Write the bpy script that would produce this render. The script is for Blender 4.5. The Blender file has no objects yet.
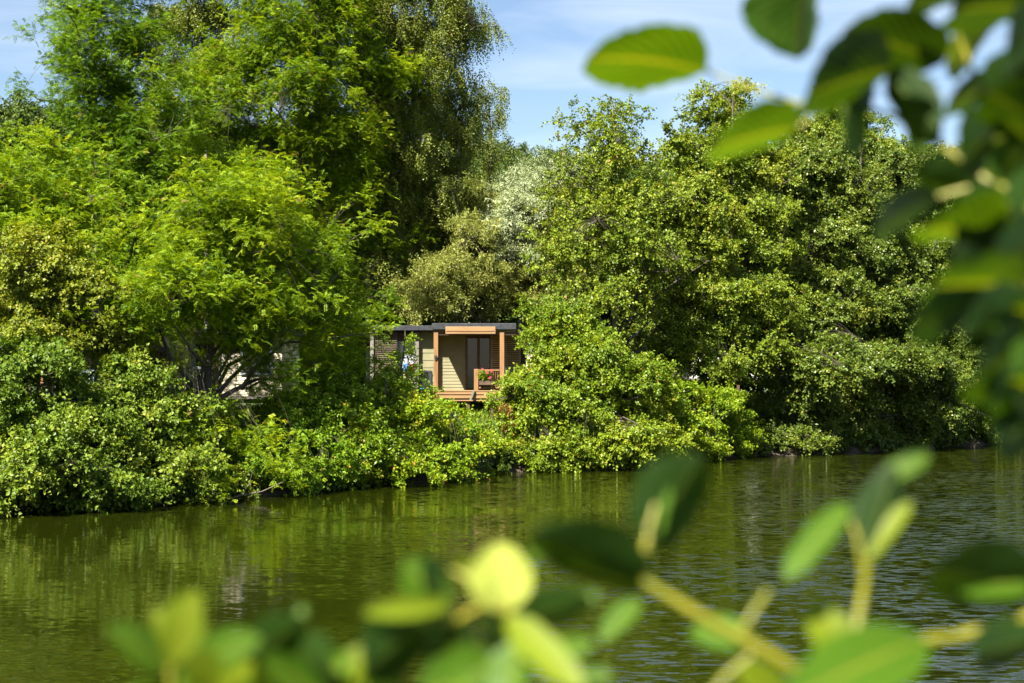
import bpy, math, random
import numpy as np
from mathutils import Vector, Matrix

rng = np.random.default_rng(11)
random.seed(5)
sc = bpy.context.scene
COL = sc.collection
CAM = np.array([0.0, 0.0, 3.5])
F = 1024 * 50.0 / 36.0
PITCH = math.radians(1.39)
SUN = np.array([-0.385, -0.56, 0.788]); SUN /= np.linalg.norm(SUN)

# ------------------------------------------------------------------ helpers
def at(px, py, Y):
    """a point of the place at distance Y, seen from the photographer's spot"""
    u = (px - 512) / F; v = (341.5 - py) / F
    d = np.array([u, math.cos(PITCH) - v * math.sin(PITCH), math.sin(PITCH) + v * math.cos(PITCH)])
    return CAM + d * (Y / d[1])

SHORE_X = np.array([-400, -60, -25, -13.2, -10.6, -7.6, -6.4, -3.6, -1.8, .3, 3.3, 5.4, 7.8, 10.8, 15.4, 21.6, 26.8, 60, 200, 500])
SHORE_Y = np.array([20, 25, 33, 36.6, 38.3, 41.1, 42.9, 46.1, 49.3, 52.4, 53.5, 55.3, 59.3, 62.2, 64.6, 70.1, 74.3, 96, 150, 220])
SHORE_PX = (np.array(SHORE_X) / np.array(SHORE_Y)) * F + 512
def shore(px): return float(np.interp(px, SHORE_PX, SHORE_Y))
def shore_x(x): return np.interp(x, SHORE_X, SHORE_Y)

def unit(a): return a / np.maximum(np.linalg.norm(a, axis=-1, keepdims=True), 1e-9)
def rnd(n): return unit(rng.normal(size=(n, 3)))

def ground_z(x, y):
    x = np.asarray(x, float); y = np.asarray(y, float)
    wob = .35 * np.sin(x * 1.7) + .2 * np.sin(x * 4.1 + 1) + .15 * np.sin(y * 2.3)
    s = y - shore_x(x) + wob
    far = np.where(s < 0, np.maximum(s * .5, -1.6), np.interp(s, [0, .25, 1.5, 4, 9, 40, 120, 2500], [0, .25, .75, 1.7, 2.1, 2.6, 6, 40]))
    t = 4.4 - y + .3 * np.sin(x * 1.3)
    near = np.interp(t, [-3, 0, .5, 3.2, 10, 60], [-1.6, 0, .3, 1.75, 1.95, 2.6])
    bump = .05 * np.sin(x * 3.1 + y * 1.3) * np.sin(y * 2.7 - x)
    z = np.maximum(far, near)
    return z + np.where(z > .3, bump, 0)

def tag(o, label=None, cat=None, group=None, kind=None):
    if label: o['label'] = label
    if cat: o['category'] = cat
    if group: o['group'] = group
    if kind: o['kind'] = kind
    return o

def link(name, me, mat=None, parent=None):
    o = bpy.data.objects.new(name, me); COL.objects.link(o)
    if mat is not None: me.materials.append(mat)
    if parent is not None: o.parent = parent
    return o

def root(name, label, cat, loc=(0, 0, 0), rz=0, group=None):
    o = bpy.data.objects.new(name, None); COL.objects.link(o)
    o.location = [float(v) for v in loc]; o.rotation_euler = (0, 0, rz); o.empty_display_size = .3
    return tag(o, label, cat, group)

def np_mesh(name, V, Q, smooth=False, attrs=None, uv=None):
    """V (n,3), Q (m,k) faces with k corners"""
    V = np.ascontiguousarray(V, np.float32); Q = np.ascontiguousarray(Q, np.int32)
    me = bpy.data.meshes.new(name)
    m, k = Q.shape
    me.vertices.add(len(V)); me.vertices.foreach_set('co', V.ravel())
    me.loops.add(m * k); me.loops.foreach_set('vertex_index', Q.ravel())
    me.polygons.add(m)
    me.polygons.foreach_set('loop_start', np.arange(0, m * k, k, dtype=np.int32))
    me.polygons.foreach_set('loop_total', np.full(m, k, np.int32))
    me.polygons.foreach_set('use_smooth', np.full(m, smooth, bool))
    if attrs:
        for an, (dom, arr) in attrs.items():
            a = me.attributes.new(an, 'FLOAT', dom); a.data.foreach_set('value', np.ascontiguousarray(arr, np.float32))
    if uv is not None:
        l = me.uv_layers.new(name='UVMap'); l.data.foreach_set('uv', np.ascontiguousarray(uv[Q.ravel()], np.float32).ravel())
    me.update(calc_edges=True)
    return me

def tubes(P, R, S=5):
    """P (n,p,3) polylines, R (n,p) radii -> verts, quads"""
    n, p, _ = P.shape
    T = np.empty_like(P); T[:, 1:-1] = P[:, 2:] - P[:, :-2]; T[:, 0] = P[:, 1] - P[:, 0]; T[:, -1] = P[:, -1] - P[:, -2]
    T = unit(T)
    ref = np.where(np.abs(T[..., 2:3]) > .9, np.array([1., 0, 0]), np.array([0, 0, 1.]))
    A = unit(np.cross(T, ref)); B = np.cross(T, A)
    ang = np.arange(S) * 2 * math.pi / S
    V = P[:, :, None] + R[:, :, None, None] * (np.cos(ang)[None, None, :, None] * A[:, :, None] + np.sin(ang)[None, None, :, None] * B[:, :, None])
    idx = np.arange(n * p * S).reshape(n, p, S)
    a = idx[:, :-1]; b = idx[:, 1:]
    Q = np.stack([a, np.roll(a, -1, 2), np.roll(b, -1, 2), b], -1).reshape(-1, 4)
    return V.reshape(-1, 3), Q

class MB:
    """collects boxes and tubes into one mesh"""
    def __init__(s): s.v = []; s.q = []; s.n = 0
    def add(s, V, Q):
        s.v.append(np.asarray(V, float)); s.q.append(np.asarray(Q) + s.n); s.n += len(V); return s
    def box(s, x0, x1, y0, y1, z0, z1, c=.0):
        x0, x1 = sorted((x0, x1)); y0, y1 = sorted((y0, y1)); z0, z1 = sorted((z0, z1))
        c = min(c, (x1 - x0) * .4, (y1 - y0) * .4, (z1 - z0) * .4)
        if c <= 0:
            V = [(x, y, z) for z in (z0, z1) for y in (y0, y1) for x in (x0, x1)]
            return s.add(V, [(0, 2, 3, 1), (4, 5, 7, 6), (0, 1, 5, 4), (1, 3, 7, 5), (3, 2, 6, 7), (2, 0, 4, 6)])
        V = []; Q = []
        for z, i in ((z0, c), (z0 + c, 0), (z1 - c, 0), (z1, c)):
            V += [(x0 + i, y0 + i, z), (x1 - i, y0 + i, z), (x1 - i, y1 - i, z), (x0 + i, y1 - i, z)]
        Q += [(3, 2, 1, 0), (12, 13, 14, 15)]
        for k in range(3):
            for j in range(4):
                Q.append((k * 4 + j, k * 4 + (j + 1) % 4, k * 4 + 4 + (j + 1) % 4, k * 4 + 4 + j))
        return s.add(V, Q)
    def tube(s, pts, r, S=8):
        P = np.array([pts], float); R = np.array([r], float) if np.ndim(r) else np.full((1, len(pts)), float(r))
        V, Q = tubes(P, R, S); s.add(V, Q)
        n = len(pts); o = s.n - n * S
        return s
    def bar(s, a, b, w, h):
        a = np.array(a, float); b = np.array(b, float); t = unit(b - a)
        side = unit(np.cross(t, [0, 1, 0]) if abs(t[1]) < .9 else np.cross(t, [0, 0, 1])); up = np.cross(side, t)
        V = [p + side * i * w / 2 + up * j * h / 2 for p in (a, b) for i, j in ((-1, -1), (1, -1), (1, 1), (-1, 1))]
        return s.add(V, [(3, 2, 1, 0), (4, 5, 6, 7), (0, 1, 5, 4), (1, 2, 6, 5), (2, 3, 7, 6), (3, 0, 4, 7)])
    def build(s, name, mat, parent=None, smooth=False):
        me = np_mesh(name, np.concatenate(s.v), np.concatenate(s.q), smooth)
        return link(name, me, mat, parent)

# ------------------------------------------------------------------ materials
def mat_new(name):
    m = bpy.data.materials.new(name); m.use_nodes = True
    nt = m.node_tree; nt.nodes.clear()
    out = nt.nodes.new('ShaderNodeOutputMaterial')
    return m, nt, out

def N(nt, t, **kw):
    n = nt.nodes.new(t)
    for k, v in kw.items():
        if k in n.inputs: n.inputs[k].default_value = v
        else: setattr(n, k, v)
    return n

def ramp(nt, stops):
    r = nt.nodes.new('ShaderNodeValToRGB')
    el = r.color_ramp.elements
    while len(el) > 1: el.remove(el[-1])
    el[0].position = stops[0][0]; el[0].color = (*stops[0][1], 1)
    for p, c in stops[1:]:
        e = el.new(p); e.color = (*c, 1)
    return r

def leaf_mat(name, stops, trans=.35, rough=.45, spec=.5, tcol=(1.5, 1.35, .5)):
    m, nt, out = mat_new(name)
    at_ = N(nt, 'ShaderNodeAttribute', attribute_name='tint')
    r = ramp(nt, stops); nt.links.new(at_.outputs['Fac'], r.inputs['Fac'])
    p = N(nt, 'ShaderNodeBsdfPrincipled'); p.inputs['Roughness'].default_value = rough
    p.inputs['Specular IOR Level'].default_value = spec * .62
    nt.links.new(r.outputs['Color'], p.inputs['Base Color'])
    mul = N(nt, 'ShaderNodeMix', data_type='RGBA', blend_type='MULTIPLY'); mul.inputs['Factor'].default_value = 1
    nt.links.new(r.outputs['Color'], mul.inputs['A']); mul.inputs['B'].default_value = (*tcol, 1)
    t = N(nt, 'ShaderNodeBsdfTranslucent'); nt.links.new(mul.outputs['Result'], t.inputs['Color'])
    mx = N(nt, 'ShaderNodeMixShader'); mx.inputs[0].default_value = trans
    nt.links.new(p.outputs[0], mx.inputs[1]); nt.links.new(t.outputs[0], mx.inputs[2])
    nt.links.new(mx.outputs[0], out.inputs['Surface'])
    return m

def solid_mat(name, c1, c2, scale=4.0, stretch=(1, 1, 1), rough=.7, bump=.2, detail=6, spec=.4):
    m, nt, out = mat_new(name)
    tc = N(nt, 'ShaderNodeTexCoord'); mp = N(nt, 'ShaderNodeMapping'); mp.inputs['Scale'].default_value = stretch
    nt.links.new(tc.outputs['Object'], mp.inputs['Vector'])
    no = N(nt, 'ShaderNodeTexNoise'); no.inputs['Scale'].default_value = scale; no.inputs['Detail'].default_value = detail
    nt.links.new(mp.outputs[0], no.inputs['Vector'])
    r = ramp(nt, [(.3, c1), (.7, c2)]); nt.links.new(no.outputs['Fac'], r.inputs['Fac'])
    p = N(nt, 'ShaderNodeBsdfPrincipled'); p.inputs['Roughness'].default_value = rough
    p.inputs['Specular IOR Level'].default_value = spec
    nt.links.new(r.outputs['Color'], p.inputs['Base Color'])
    if bump:
        b = N(nt, 'ShaderNodeBump'); b.inputs['Strength'].default_value = bump; b.inputs['Distance'].default_value = .02
        nt.links.new(no.outputs['Fac'], b.inputs['Height']); nt.links.new(b.outputs[0], p.inputs['Normal'])
    nt.links.new(p.outputs[0], out.inputs['Surface'])
    return m

M = {}
M['robinia'] = leaf_mat('robinia_leaf', [(0, (.040, .090, .007)), (.35, (.100, .182, .007)), (.75, (.222, .315, .010)), (.95, (.35, .40, .018)), (1, (.24, .17, .05))], .42, .5, .3)
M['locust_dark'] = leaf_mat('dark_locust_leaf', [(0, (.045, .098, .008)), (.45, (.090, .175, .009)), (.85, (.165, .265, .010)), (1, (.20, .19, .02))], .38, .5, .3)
M['alder'] = leaf_mat('alder_leaf', [(0, (.048, .086, .010)), (.4, (.108, .165, .014)), (.75, (.205, .262, .020)), (.95, (.28, .28, .04)), (1, (.28, .17, .05))], .34, .40, .4)
M['alder_fresh'] = leaf_mat('fresh_alder_leaf', [(0, (.050, .100, .009)), (.4, (.115, .185, .012)), (.75, (.205, .275, .016)), (.96, (.30, .30, .03)), (1, (.32, .18, .04))], .36, .40, .4)
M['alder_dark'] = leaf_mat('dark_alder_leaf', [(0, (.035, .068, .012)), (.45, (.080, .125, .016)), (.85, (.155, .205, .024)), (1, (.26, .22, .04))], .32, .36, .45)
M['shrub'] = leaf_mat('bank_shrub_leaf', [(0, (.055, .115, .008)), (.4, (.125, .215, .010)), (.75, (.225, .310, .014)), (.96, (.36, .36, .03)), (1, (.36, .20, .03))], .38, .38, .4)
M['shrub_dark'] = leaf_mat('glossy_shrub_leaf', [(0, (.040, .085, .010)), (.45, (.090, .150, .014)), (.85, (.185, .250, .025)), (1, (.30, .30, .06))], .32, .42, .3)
M['yellow'] = leaf_mat('yellowing_leaf', [(0, (.070, .100, .010)), (.4, (.130, .172, .014)), (.75, (.215, .250, .022)), (1, (.26, .22, .04))], .35, .45, .35)
M['birch'] = leaf_mat('birch_leaf', [(0, (.045, .072, .012)), (.45, (.110, .145, .020)), (.85, (.200, .230, .035)), (1, (.30, .24, .05))], .34, .42, .45)
M['willow'] = leaf_mat('willow_leaf', [(0, (.09, .12, .022)), (.5, (.200, .230, .045)), (.85, (.31, .32, .08)), (1, (.40, .38, .16))], .34, .42, .45, (1.2, 1.2, .7))
M['silver'] = leaf_mat('silver_leaf', [(0, (.13, .17, .07)), (.45, (.30, .36, .17)), (.8, (.42, .46, .28)), (1, (.52, .54, .40))], .3, .5, .5, (1, 1, .8))
M['fir'] = leaf_mat('wood_leaf', [(0, (.030, .055, .012)), (.6, (.065, .105, .018)), (1, (.12, .15, .028))], .2, .6, .3)
M['grass'] = leaf_mat('grass_blade', [(0, (.05, .10, .010)), (.6, (.14, .22, .02)), (1, (.28, .27, .06))], .35, .5, .4)
M['reddish'] = leaf_mat('reddish_leaf', [(0, (.12, .12, .02)), (.5, (.28, .18, .05)), (1, (.46, .16, .12))], .35, .5, .3)
M['bark'] = solid_mat('grey_bark', (.035, .028, .020), (.10, .085, .062), 6, (1, 1, .25), .9, .8)
M['bark_dark'] = solid_mat('dark_bark', (.03, .024, .018), (.095, .078, .058), 6, (1, 1, .25), .9, .8)
M['bark_birch'] = solid_mat('birch_bark', (.07, .065, .055), (.48, .46, .41), 5, (.5, .5, 2.2), .7, .4, 3)
M['bark_pale'] = solid_mat('pale_bark', (.08, .065, .045), (.19, .16, .12), 6, (1, 1, .3), .85, .5)

# ------------------------------------------------------------------ leaf clouds
def leaf_quads(P, D, Nn, L, W, fold=.18):
    """kite-shaped blades: P base, D direction, Nn normal"""
    B = unit(np.cross(Nn, D)); Nn = np.cross(D, B)
    L = L[:, None]; W = W[:, None]
    v0 = P
    v1 = P + D * L * .48 + B * W * .5 + Nn * L * fold * .5
    v2 = P + D * L - Nn * L * .12
    v3 = P + D * L * .48 - B * W * .5 + Nn * L * fold * .5
    return np.stack([v0, v1, v2, v3], 1).reshape(-1, 3)

KIND = {
    #          clump r, twigs, leaves, L, W, outward, random, up, droop, layering
    'alder':   dict(r=.58, tw=14, lv=18, L=.112, W=.098, o=.7, j=.75, u=.15, g=.18, flat=.75, cov=2.6),
    'shrub':   dict(r=.46, tw=12, lv=16, L=.108, W=.088, o=.7, j=.8, u=.35, g=.12, flat=.8, cov=2.6),
    'robinia': dict(r=.72, tw=9, lv=7, L=.062, W=.038, o=.8, j=.85, u=.30, g=.14, flat=.95, cov=2.4, pinn=6),
    'birch':   dict(r=.55, tw=11, lv=16, L=.088, W=.072, o=.35, j=.5, u=-.55, g=.9, flat=1.1, cov=2.6),
    'willow':  dict(r=.60, tw=14, lv=15, L=.13, W=.042, o=.6, j=.6, u=.45, g=.3, flat=1.1, cov=2.5),
    'coarse':  dict(r=1.1, tw=16, lv=16, L=.24, W=.19, o=.7, j=.8, u=.1, g=.15, flat=.8, cov=2.2),
}

def make_leaves(name, C, O, tintc, k, mat, parent, scale=1.0, dens=1.0):
    K = KIND[k]; n = len(C); T = max(3, int(K['tw'] * dens)); Lv = K['lv']
    rr = K['r'] * scale * rng.uniform(.75, 1.25, n)
    c = np.repeat(C, T, 0); o = np.repeat(O, T, 0); r = np.repeat(rr, T)
    d = o * K['o'] + rnd(n * T) * K['j'] + np.array([0, 0, K['u']])
    d[:, 2] *= K['flat']; d = unit(d)
    s = c + rnd(n * T) * (r * .32)[:, None] - o * (r * .35)[:, None]
    Lt = r * rng.uniform(.7, 1.35, n * T)
    tt = np.tile(np.linspace(.12, 1.0, Lv), n * T) + rng.uniform(-.04, .04, n * T * Lv)
    idx = np.repeat(np.arange(n * T), Lv)
    P = s[idx] + d[idx] * (Lt[idx] * tt)[:, None]
    P[:, 2] -= K['g'] * Lt[idx] * tt ** 2
    dd = d[idx].copy(); dd[:, 2] -= 2 * K['g'] * tt; dd = unit(dd)
    side = unit(np.cross(dd, rnd(len(dd)))); 
    tint = np.clip(np.repeat(tintc, T)[idx] * .55 + rng.beta(2, 2.4, len(P)) * .55 + (tt - .5) * .12, 0, .93)
    odd = rng.random(len(P)) < .012; tint[odd] = 1
    up = np.array([0, 0, 1.0])
    if 'pinn' in K:
        # feathery compound leaf: pairs of leaflets along a rachis
        m = K['pinn']
        hs = unit(np.cross(dd, up)); sg = np.where(np.arange(len(P)) % 2 == 0, 1, -1)[:, None]
        rd = unit(dd * .6 + hs * sg * .7 + rnd(len(P)) * .7)
        RL = .22 * scale
        i2 = np.repeat(np.arange(len(P)), m * 2)
        q = np.tile(np.repeat((np.arange(m) + .6) / m, 2), len(P)); sd = np.tile([1., -1.], len(P) * m)[:, None]
        P2 = P[i2] + rd[i2] * (RL * q)[:, None]; P2[:, 2] -= RL * .25 * q ** 2
        nn = unit(up + rnd(len(P)) * .7)[i2]
        sv = unit(np.cross(nn, rd[i2]))
        ld = unit(sv * sd + rd[i2] * .35 + rnd(len(P2)) * .15)
        V = leaf_quads(P2, ld, unit(nn + rnd(len(P2)) * .3), K['L'] * scale * rng.uniform(.8, 1.2, len(P2)), K['W'] * scale * np.ones(len(P2)))
        tint = np.clip(tint[i2], 0, 1)
    else:
        ld = unit(dd * .45 + side * .8 + np.array([0, 0, -.15]))
        nn = unit(up * .75 + o[idx] * .35 + rnd(len(P)) * .62)
        sz = rng.uniform(.7, 1.25, len(P))
        V = leaf_quads(P + side * .02, ld, nn, K['L'] * scale * sz, K['W'] * scale * sz)
    Q = np.arange(len(V)).reshape(-1, 4)
    if parent is not None: V = V - np.array(parent.location)
    me = np_mesh(name, V, Q, False, {'tint': ('FACE', tint)})
    return link(name, me, mat, parent)

def sample_lobes(lobes, k, cov_mul=1.0, scale=1.0):
    """lobes in world units (cx,cy,cz,rx,ry,rz) -> clump centres and outward directions"""
    K = KIND[k]; C = []; O = []; G = []
    for (cx, cy, cz, rx, ry, rz) in lobes:
        area = math.pi * rx * rz
        n = max(4, int(area / (K['r'] * scale) ** 2 * K['cov'] * 1.6 * cov_mul))
        d = rnd(n * 3)
        keep = (d[:, 1] < .25) | (rng.random(n * 3) < .45)
        d = d[keep][:n]
        rad = rng.uniform(.08, 1, len(d)) ** .5
        rad *= 1 + .14 * np.sin(d[:, 0] * 5 + cx) * np.cos(d[:, 2] * 4 + cz)
        p = np.array([cx, cy, cz]) + d * np.array([rx, ry, rz]) * rad[:, None]
        m = max(2, len(p) // 14); cr = K['r'] * scale
        j = rng.integers(0, m, len(p))
        p2 = p[j] + rng.normal(0, 1, p.shape) * np.array([1.1, 1.1, .52]) * cr + d * np.array([.3, .3, .1]) * cr
        use = rng.random(len(p)) < .9
        p = np.where(use[:, None], p2, p); d = np.where(use[:, None], unit(d[j] * .7 + unit(p - p[j] + 1e-6) * .6), d)
        C.append(p); O.append(unit(d * np.array([1, 1, .7]) + .2 * rnd(len(d)))); G.append(np.full(len(d), rng.uniform(.3, .7)))
    C = np.concatenate(C); O = np.concatenate(O); G = np.concatenate(G)
    return C, O, np.clip(G + rng.normal(0, .17, len(G)), 0, 1)

def make_wood(r, base, top, C, trunk_r, bark, limbs=14, lean=.3, trunk_parts=True):
    b = np.array(base, float); t = np.array(top, float)
    n = 12; f = np.linspace(0, 1, n)
    axis = b[None] + (t - b)[None] * f[:, None]
    w = np.cumsum(rng.normal(0, lean * .12, (n, 2)), 0); w -= w[0]; w *= f[:, None] ** .5
    axis[:, :2] += w
    R = trunk_r * (1 - f) ** .8 + .02; R[0] *= 1.35
    mb = MB(); V, Q = tubes(axis[None], R[None], 9); mb.add(V - np.array(r.location), Q)
    mb.build('trunk', bark, r, True)
    zlim = C[:, 2] > b[2] + .15 * (t[2] - b[2])
    idx = np.where(zlim)[0]
    if len(idx) < 4: idx = np.arange(len(C))
    sel = [idx[rng.integers(len(idx))]]; dist = np.full(len(C), 1e9)
    for _ in range(min(limbs, len(idx)) - 1):
        dist = np.minimum(dist, np.linalg.norm(C - C[sel[-1]], axis=1)); dd = np.where(np.isin(np.arange(len(C)), idx), dist, -1)
        sel.append(int(dd.argmax()))
    E = C[sel]
    def attach(e):
        h = np.linalg.norm(e[:2] - b[:2]); z = np.clip(e[2] - .75 * h - .3, b[2] + .12 * (t[2] - b[2]), t[2] - .3)
        k = (z - b[2]) / max(t[2] - b[2], .1)
        return np.array([np.interp(k, f, axis[:, j]) for j in range(3)]), np.interp(k, f, R)
    P = []; RR = []
    for e in E:
        a, ra = attach(e); L = np.linalg.norm(e - a)
        u = np.linspace(0, 1, 7)[:, None]
        q = a + (e - a) * u + np.array([0, 0, .12 * L]) * np.sin(u * math.pi) + rng.normal(0, .04 * L, (7, 3)) * np.sin(u * math.pi)
        P.append(q); RR.append(np.linspace(min(ra * .55, .035 + .014 * L), .014, 7))
    P = np.array(P); RR = np.array(RR)
    mb = MB(); V, Q = tubes(P, RR, 6); mb.add(V, Q)
    nodes = P[:, 2:].reshape(-1, 3)
    d2 = ((C[:, None] - nodes[None]) ** 2).sum(-1); j = d2.argmin(1)
    A = nodes[j]; u = np.linspace(0, 1, 4)[None, :, None]
    L = np.linalg.norm(C - A, axis=1)[:, None, None]
    q = A[:, None] + (C - A)[:, None] * u + np.array([0, 0, .1]) * L * np.sin(u * math.pi)
    V, Q = tubes(q, np.repeat(np.array([[.007, .006, .004, .002]]), len(C), 0), 4); mb.add(V, Q)
    mb.v = [v - np.array(r.location) for v in mb.v]
    mb.build('branches', M['bark_dark'], r, True)

def tree(name, label, cat, k, mat, bark, base, lobes, group=None, top=None, trunk_r=.16, cov=1.0, scale=1.0, limbs=14, dens=1.0, lean=.3):
    bpx, bdY = base
    Y = shore(bpx) + bdY; bx = (bpx - 512) / F * Y
    bz = float(ground_z(bx, Y)) - .12
    r = root(name, label, cat, (bx, Y, bz), 0, group)
    W = []
    for (px, py, rx, ry, dY) in lobes:
        YY = shore(min(max(px, -40), 1060)) + dY; c = at(px, py, YY); s = YY / F
        W.append((c[0], c[1], max(c[2], ry * s * .55 + .05), rx * s, (rx + ry) * .5 * s * .8, ry * s))
    C, O, G = sample_lobes(W, k, cov, scale)
    gz = np.maximum(ground_z(C[:, 0], C[:, 1]), 0) + .22
    keep = C[:, 2] > gz - .5; C, O, G = C[keep], O[keep], G[keep]; gz = gz[keep]
    C[:, 2] = np.maximum(C[:, 2], gz)
    # openings between boughs through which the cabins show
    q = C - CAM; dep = q[:, 1] * math.cos(PITCH) + q[:, 2] * math.sin(PITCH)
    qx = 512 + F * q[:, 0] / dep; qy = 341.5 - F * (q[:, 2] * math.cos(PITCH) - q[:, 1] * math.sin(PITCH)) / dep
    pad = F * KIND[k]['r'] * scale * .62 / dep
    for (x0, y0, x1, y1, pr, ymax) in GAPS:
        hit = (qx > x0 - pad) & (qx < x1 + pad) & (qy > y0 - pad * .7) & (qy < y1 + pad * .5) & (C[:, 1] < ymax) & (rng.random(len(C)) < pr)
        C, O, G, qx, qy, pad = C[~hit], O[~hit], G[~hit], qx[~hit], qy[~hit], pad[~hit]
    if top is None:
        h = max(W, key=lambda w: w[2] + w[5]); topw = np.array([h[0] * .6 + bx * .4, h[1] * .5 + Y * .5, h[2] + h[5] * .75])
    else:
        topw = at(top[0], top[1], Y)
    make_wood(r, (bx, Y, bz), topw, C, trunk_r, bark, limbs, lean)
    make_leaves('crown' if cat == 'tree' else 'foliage', C, O, G, k, mat, r, scale, dens)
    return r

GAPS = [(440, 326, 494, 394, 1, 56), (496, 328, 518, 364, .8, 56), (398, 334, 436, 382, .62, 56), (376, 332, 398, 366, .25, 56), (172, 374, 195, 392, .85, 46), (84, 376, 98, 396, .6, 42), (520, 346, 530, 366, .9, 62)]
GT = 'trees along the far bank'; GS = 'shrubs at the water edge of the far bank'
tree('locust_tree', 'tall feathery locust tree standing dark against the sky at the upper left corner', 'tree', 'robinia', M['locust_dark'], M['bark_dark'], (98, 12),
     [(92, -45, 48, 35, 12), (100, 10, 52, 28, 12), (62, 42, 34, 16, 11), (128, 45, 34, 22, 12), (82, 74, 32, 16, 11), (120, 100, 42, 30, 12), (100, 160, 58, 48, 11), (150, 140, 40, 40, 11), (120, 220, 60, 40, 10)],
     GT, (94, -60), .22, 1.3)
tree('locust_tree', 'bright green locust mass at the left edge below the patch of sky', 'tree', 'robinia', M['robinia'], M['bark_dark'], (12, 8),
     [(-30, 180, 50, 60, 8), (28, 168, 42, 26, 8), (14, 215, 62, 34, 7), (68, 205, 46, 30, 7), (84, 245, 40, 34, 6), (30, 260, 60, 40, 7)], GT, (15, 150), .16)
tree('locust_tree', 'big spreading locust with low feathery boughs and forked trunk in front of the beige cabin', 'tree', 'robinia', M['robinia'], M['bark_dark'], (206, 3.5),
     [(190, 225, 66, 44, 3.5), (250, 215, 60, 50, 3.5), (150, 268, 52, 34, 3), (225, 282, 78, 40, 2.5), (308, 262, 56, 40, 3.5), (342, 298, 42, 26, 3), (150, 312, 52, 22, 2.5), (280, 322, 62, 30, 2.5), (338, 335, 26, 18, 3), (268, 365, 32, 26, 2.5), (215, 335, 26, 12, 3),
      (232, 425, 34, 34, 1.6), (200, 445, 46, 30, 1), (232, 470, 34, 18, .2), (160, 345, 20, 14, 3), (262, 388, 20, 14, 2.8), (140, 372, 14, 14, 3), (366, 318, 22, 16, 5), (366, 345, 14, 13, 5), (355, 352, 20, 18, 4.5), (345, 375, 20, 14, 4)], GT, (220, 190), .13, 1.0, 1.0, 18)
tree('locust_tree', 'broad yellow green locust crown rising behind the forked locust', 'tree', 'robinia', M['robinia'], M['bark_dark'], (285, 18),
     [(185, 105, 42, 36, 18.0), (240, 105, 52, 40, 18.0), (200, 165, 55, 38, 17.0), (290, 150, 58, 48, 18.0), (340, 150, 42, 46, 18.0), (362, 205, 40, 46, 18.0), (300, 215, 60, 38, 17.0), (372, 262, 26, 34, 17.0), (250, 190, 50, 40, 17.0)], GT, (270, 60), .2)
tree('locust_tree', 'dense green locust top cut by the upper edge of the photo beside the birches', 'tree', 'robinia', M['robinia'], M['bark_dark'], (318, 17),
     [(300, -30, 62, 40, 17.0), (272, 22, 36, 34, 17.0), (325, 25, 48, 40, 17.0), (352, 75, 40, 40, 17.0), (292, 80, 50, 36, 16.0), (330, 120, 44, 36, 16.0)], GT, (310, -60), .2, 1.4)
tree('birch_tree', 'thin pale stemmed birch with sky showing through its sparse top', 'tree', 'birch', M['birch'], M['bark_birch'], (208, 22),
     [(205, -30, 42, 30, 22.0), (190, 15, 30, 26, 22.0), (235, 12, 26, 30, 22.0), (210, 52, 36, 26, 22.0), (175, 45, 18, 22, 22.0), (160, 30, 12, 20, 22.0)], GT, (203, -50), .13, .8)
tree('birch_tree', 'tall weeping birch with olive leaves and hanging twigs above the wooden cabin', 'tree', 'birch', M['birch'], M['bark_birch'], (372, 19),
     [(390, -35, 62, 40, 19.0), (372, 25, 40, 46, 19.0), (425, 20, 48, 42, 18.0), (462, 20, 18, 30, 18.0), (398, 80, 50, 44, 18.0), (450, 70, 20, 36, 18.0), (442, 120, 34, 28, 18.0), (400, 150, 44, 46, 17.0), (382, 215, 34, 50, 17.0), (420, 205, 34, 48, 17.0), (400, 280, 34, 34, 16.5), (436, 262, 24, 36, 17.0), (468, 100, 12, 16, 18.0)],
     GT, (356, -50), .2, 1.05, 1.0, 20)
tree('birch_tree', 'olive green birch leaning against the weeping birch beside the pale willow', 'tree', 'birch', M['birch'], M['bark_birch'], (462, 16),
     [(455, 165, 30, 30, 17.0), (470, 200, 26, 32, 17.0), (445, 215, 36, 40, 16.0), (470, 250, 30, 32, 16.0), (450, 290, 36, 26, 16.0)], GT, (458, 130), .12, 1.0)
tree('slender_tree', 'slender bare stemmed tree with thin bent top against the open sky', 'tree', 'birch', M['birch'], M['bark_pale'], (492, 24),
     [(492, 96, 13, 8, 24), (478, 104, 13, 7, 24), (500, 108, 8, 10, 24), (488, 122, 10, 8, 24), (478, 140, 16, 6, 24), (500, 150, 12, 5, 24), (488, 158, 14, 5, 24), (508, 166, 10, 4, 24)], GT, (492, 90), .16, .9, 1.0, 10)
tree('willow_tree', 'silver leaved willow shimmering pale between the birch and the alder', 'tree', 'willow', M['silver'], M['bark_pale'], (548, 14),
     [(516, 195, 28, 30, 14.0), (540, 178, 30, 18, 14.0), (578, 172, 28, 18, 14.0), (500, 222, 20, 26, 13.0), (540, 205, 34, 26, 14.0), (504, 238, 22, 26, 12.0), (524, 222, 26, 24, 12.2)], GT, (560, 145), .2, .9)
tree('willow_tree', 'yellow green willow just behind the roof of the wooden cabin', 'tree', 'willow', M['willow'], M['bark_pale'], (505, 13),
     [(505, 215, 22, 24, 13.5), (470, 205, 18, 24, 14), (548, 232, 40, 28, 14), (508, 262, 42, 30, 13), (550, 272, 42, 32, 13), (478, 292, 34, 24, 13), (520, 300, 44, 22, 12.5), (590, 215, 26, 30, 14), (450, 305, 28, 16, 12.5), (452, 262, 26, 26, 12.5), (425, 300, 22, 16, 12.5), (470, 232, 22, 22, 13)], GT, (535, 205), .2, 1.1)
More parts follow.
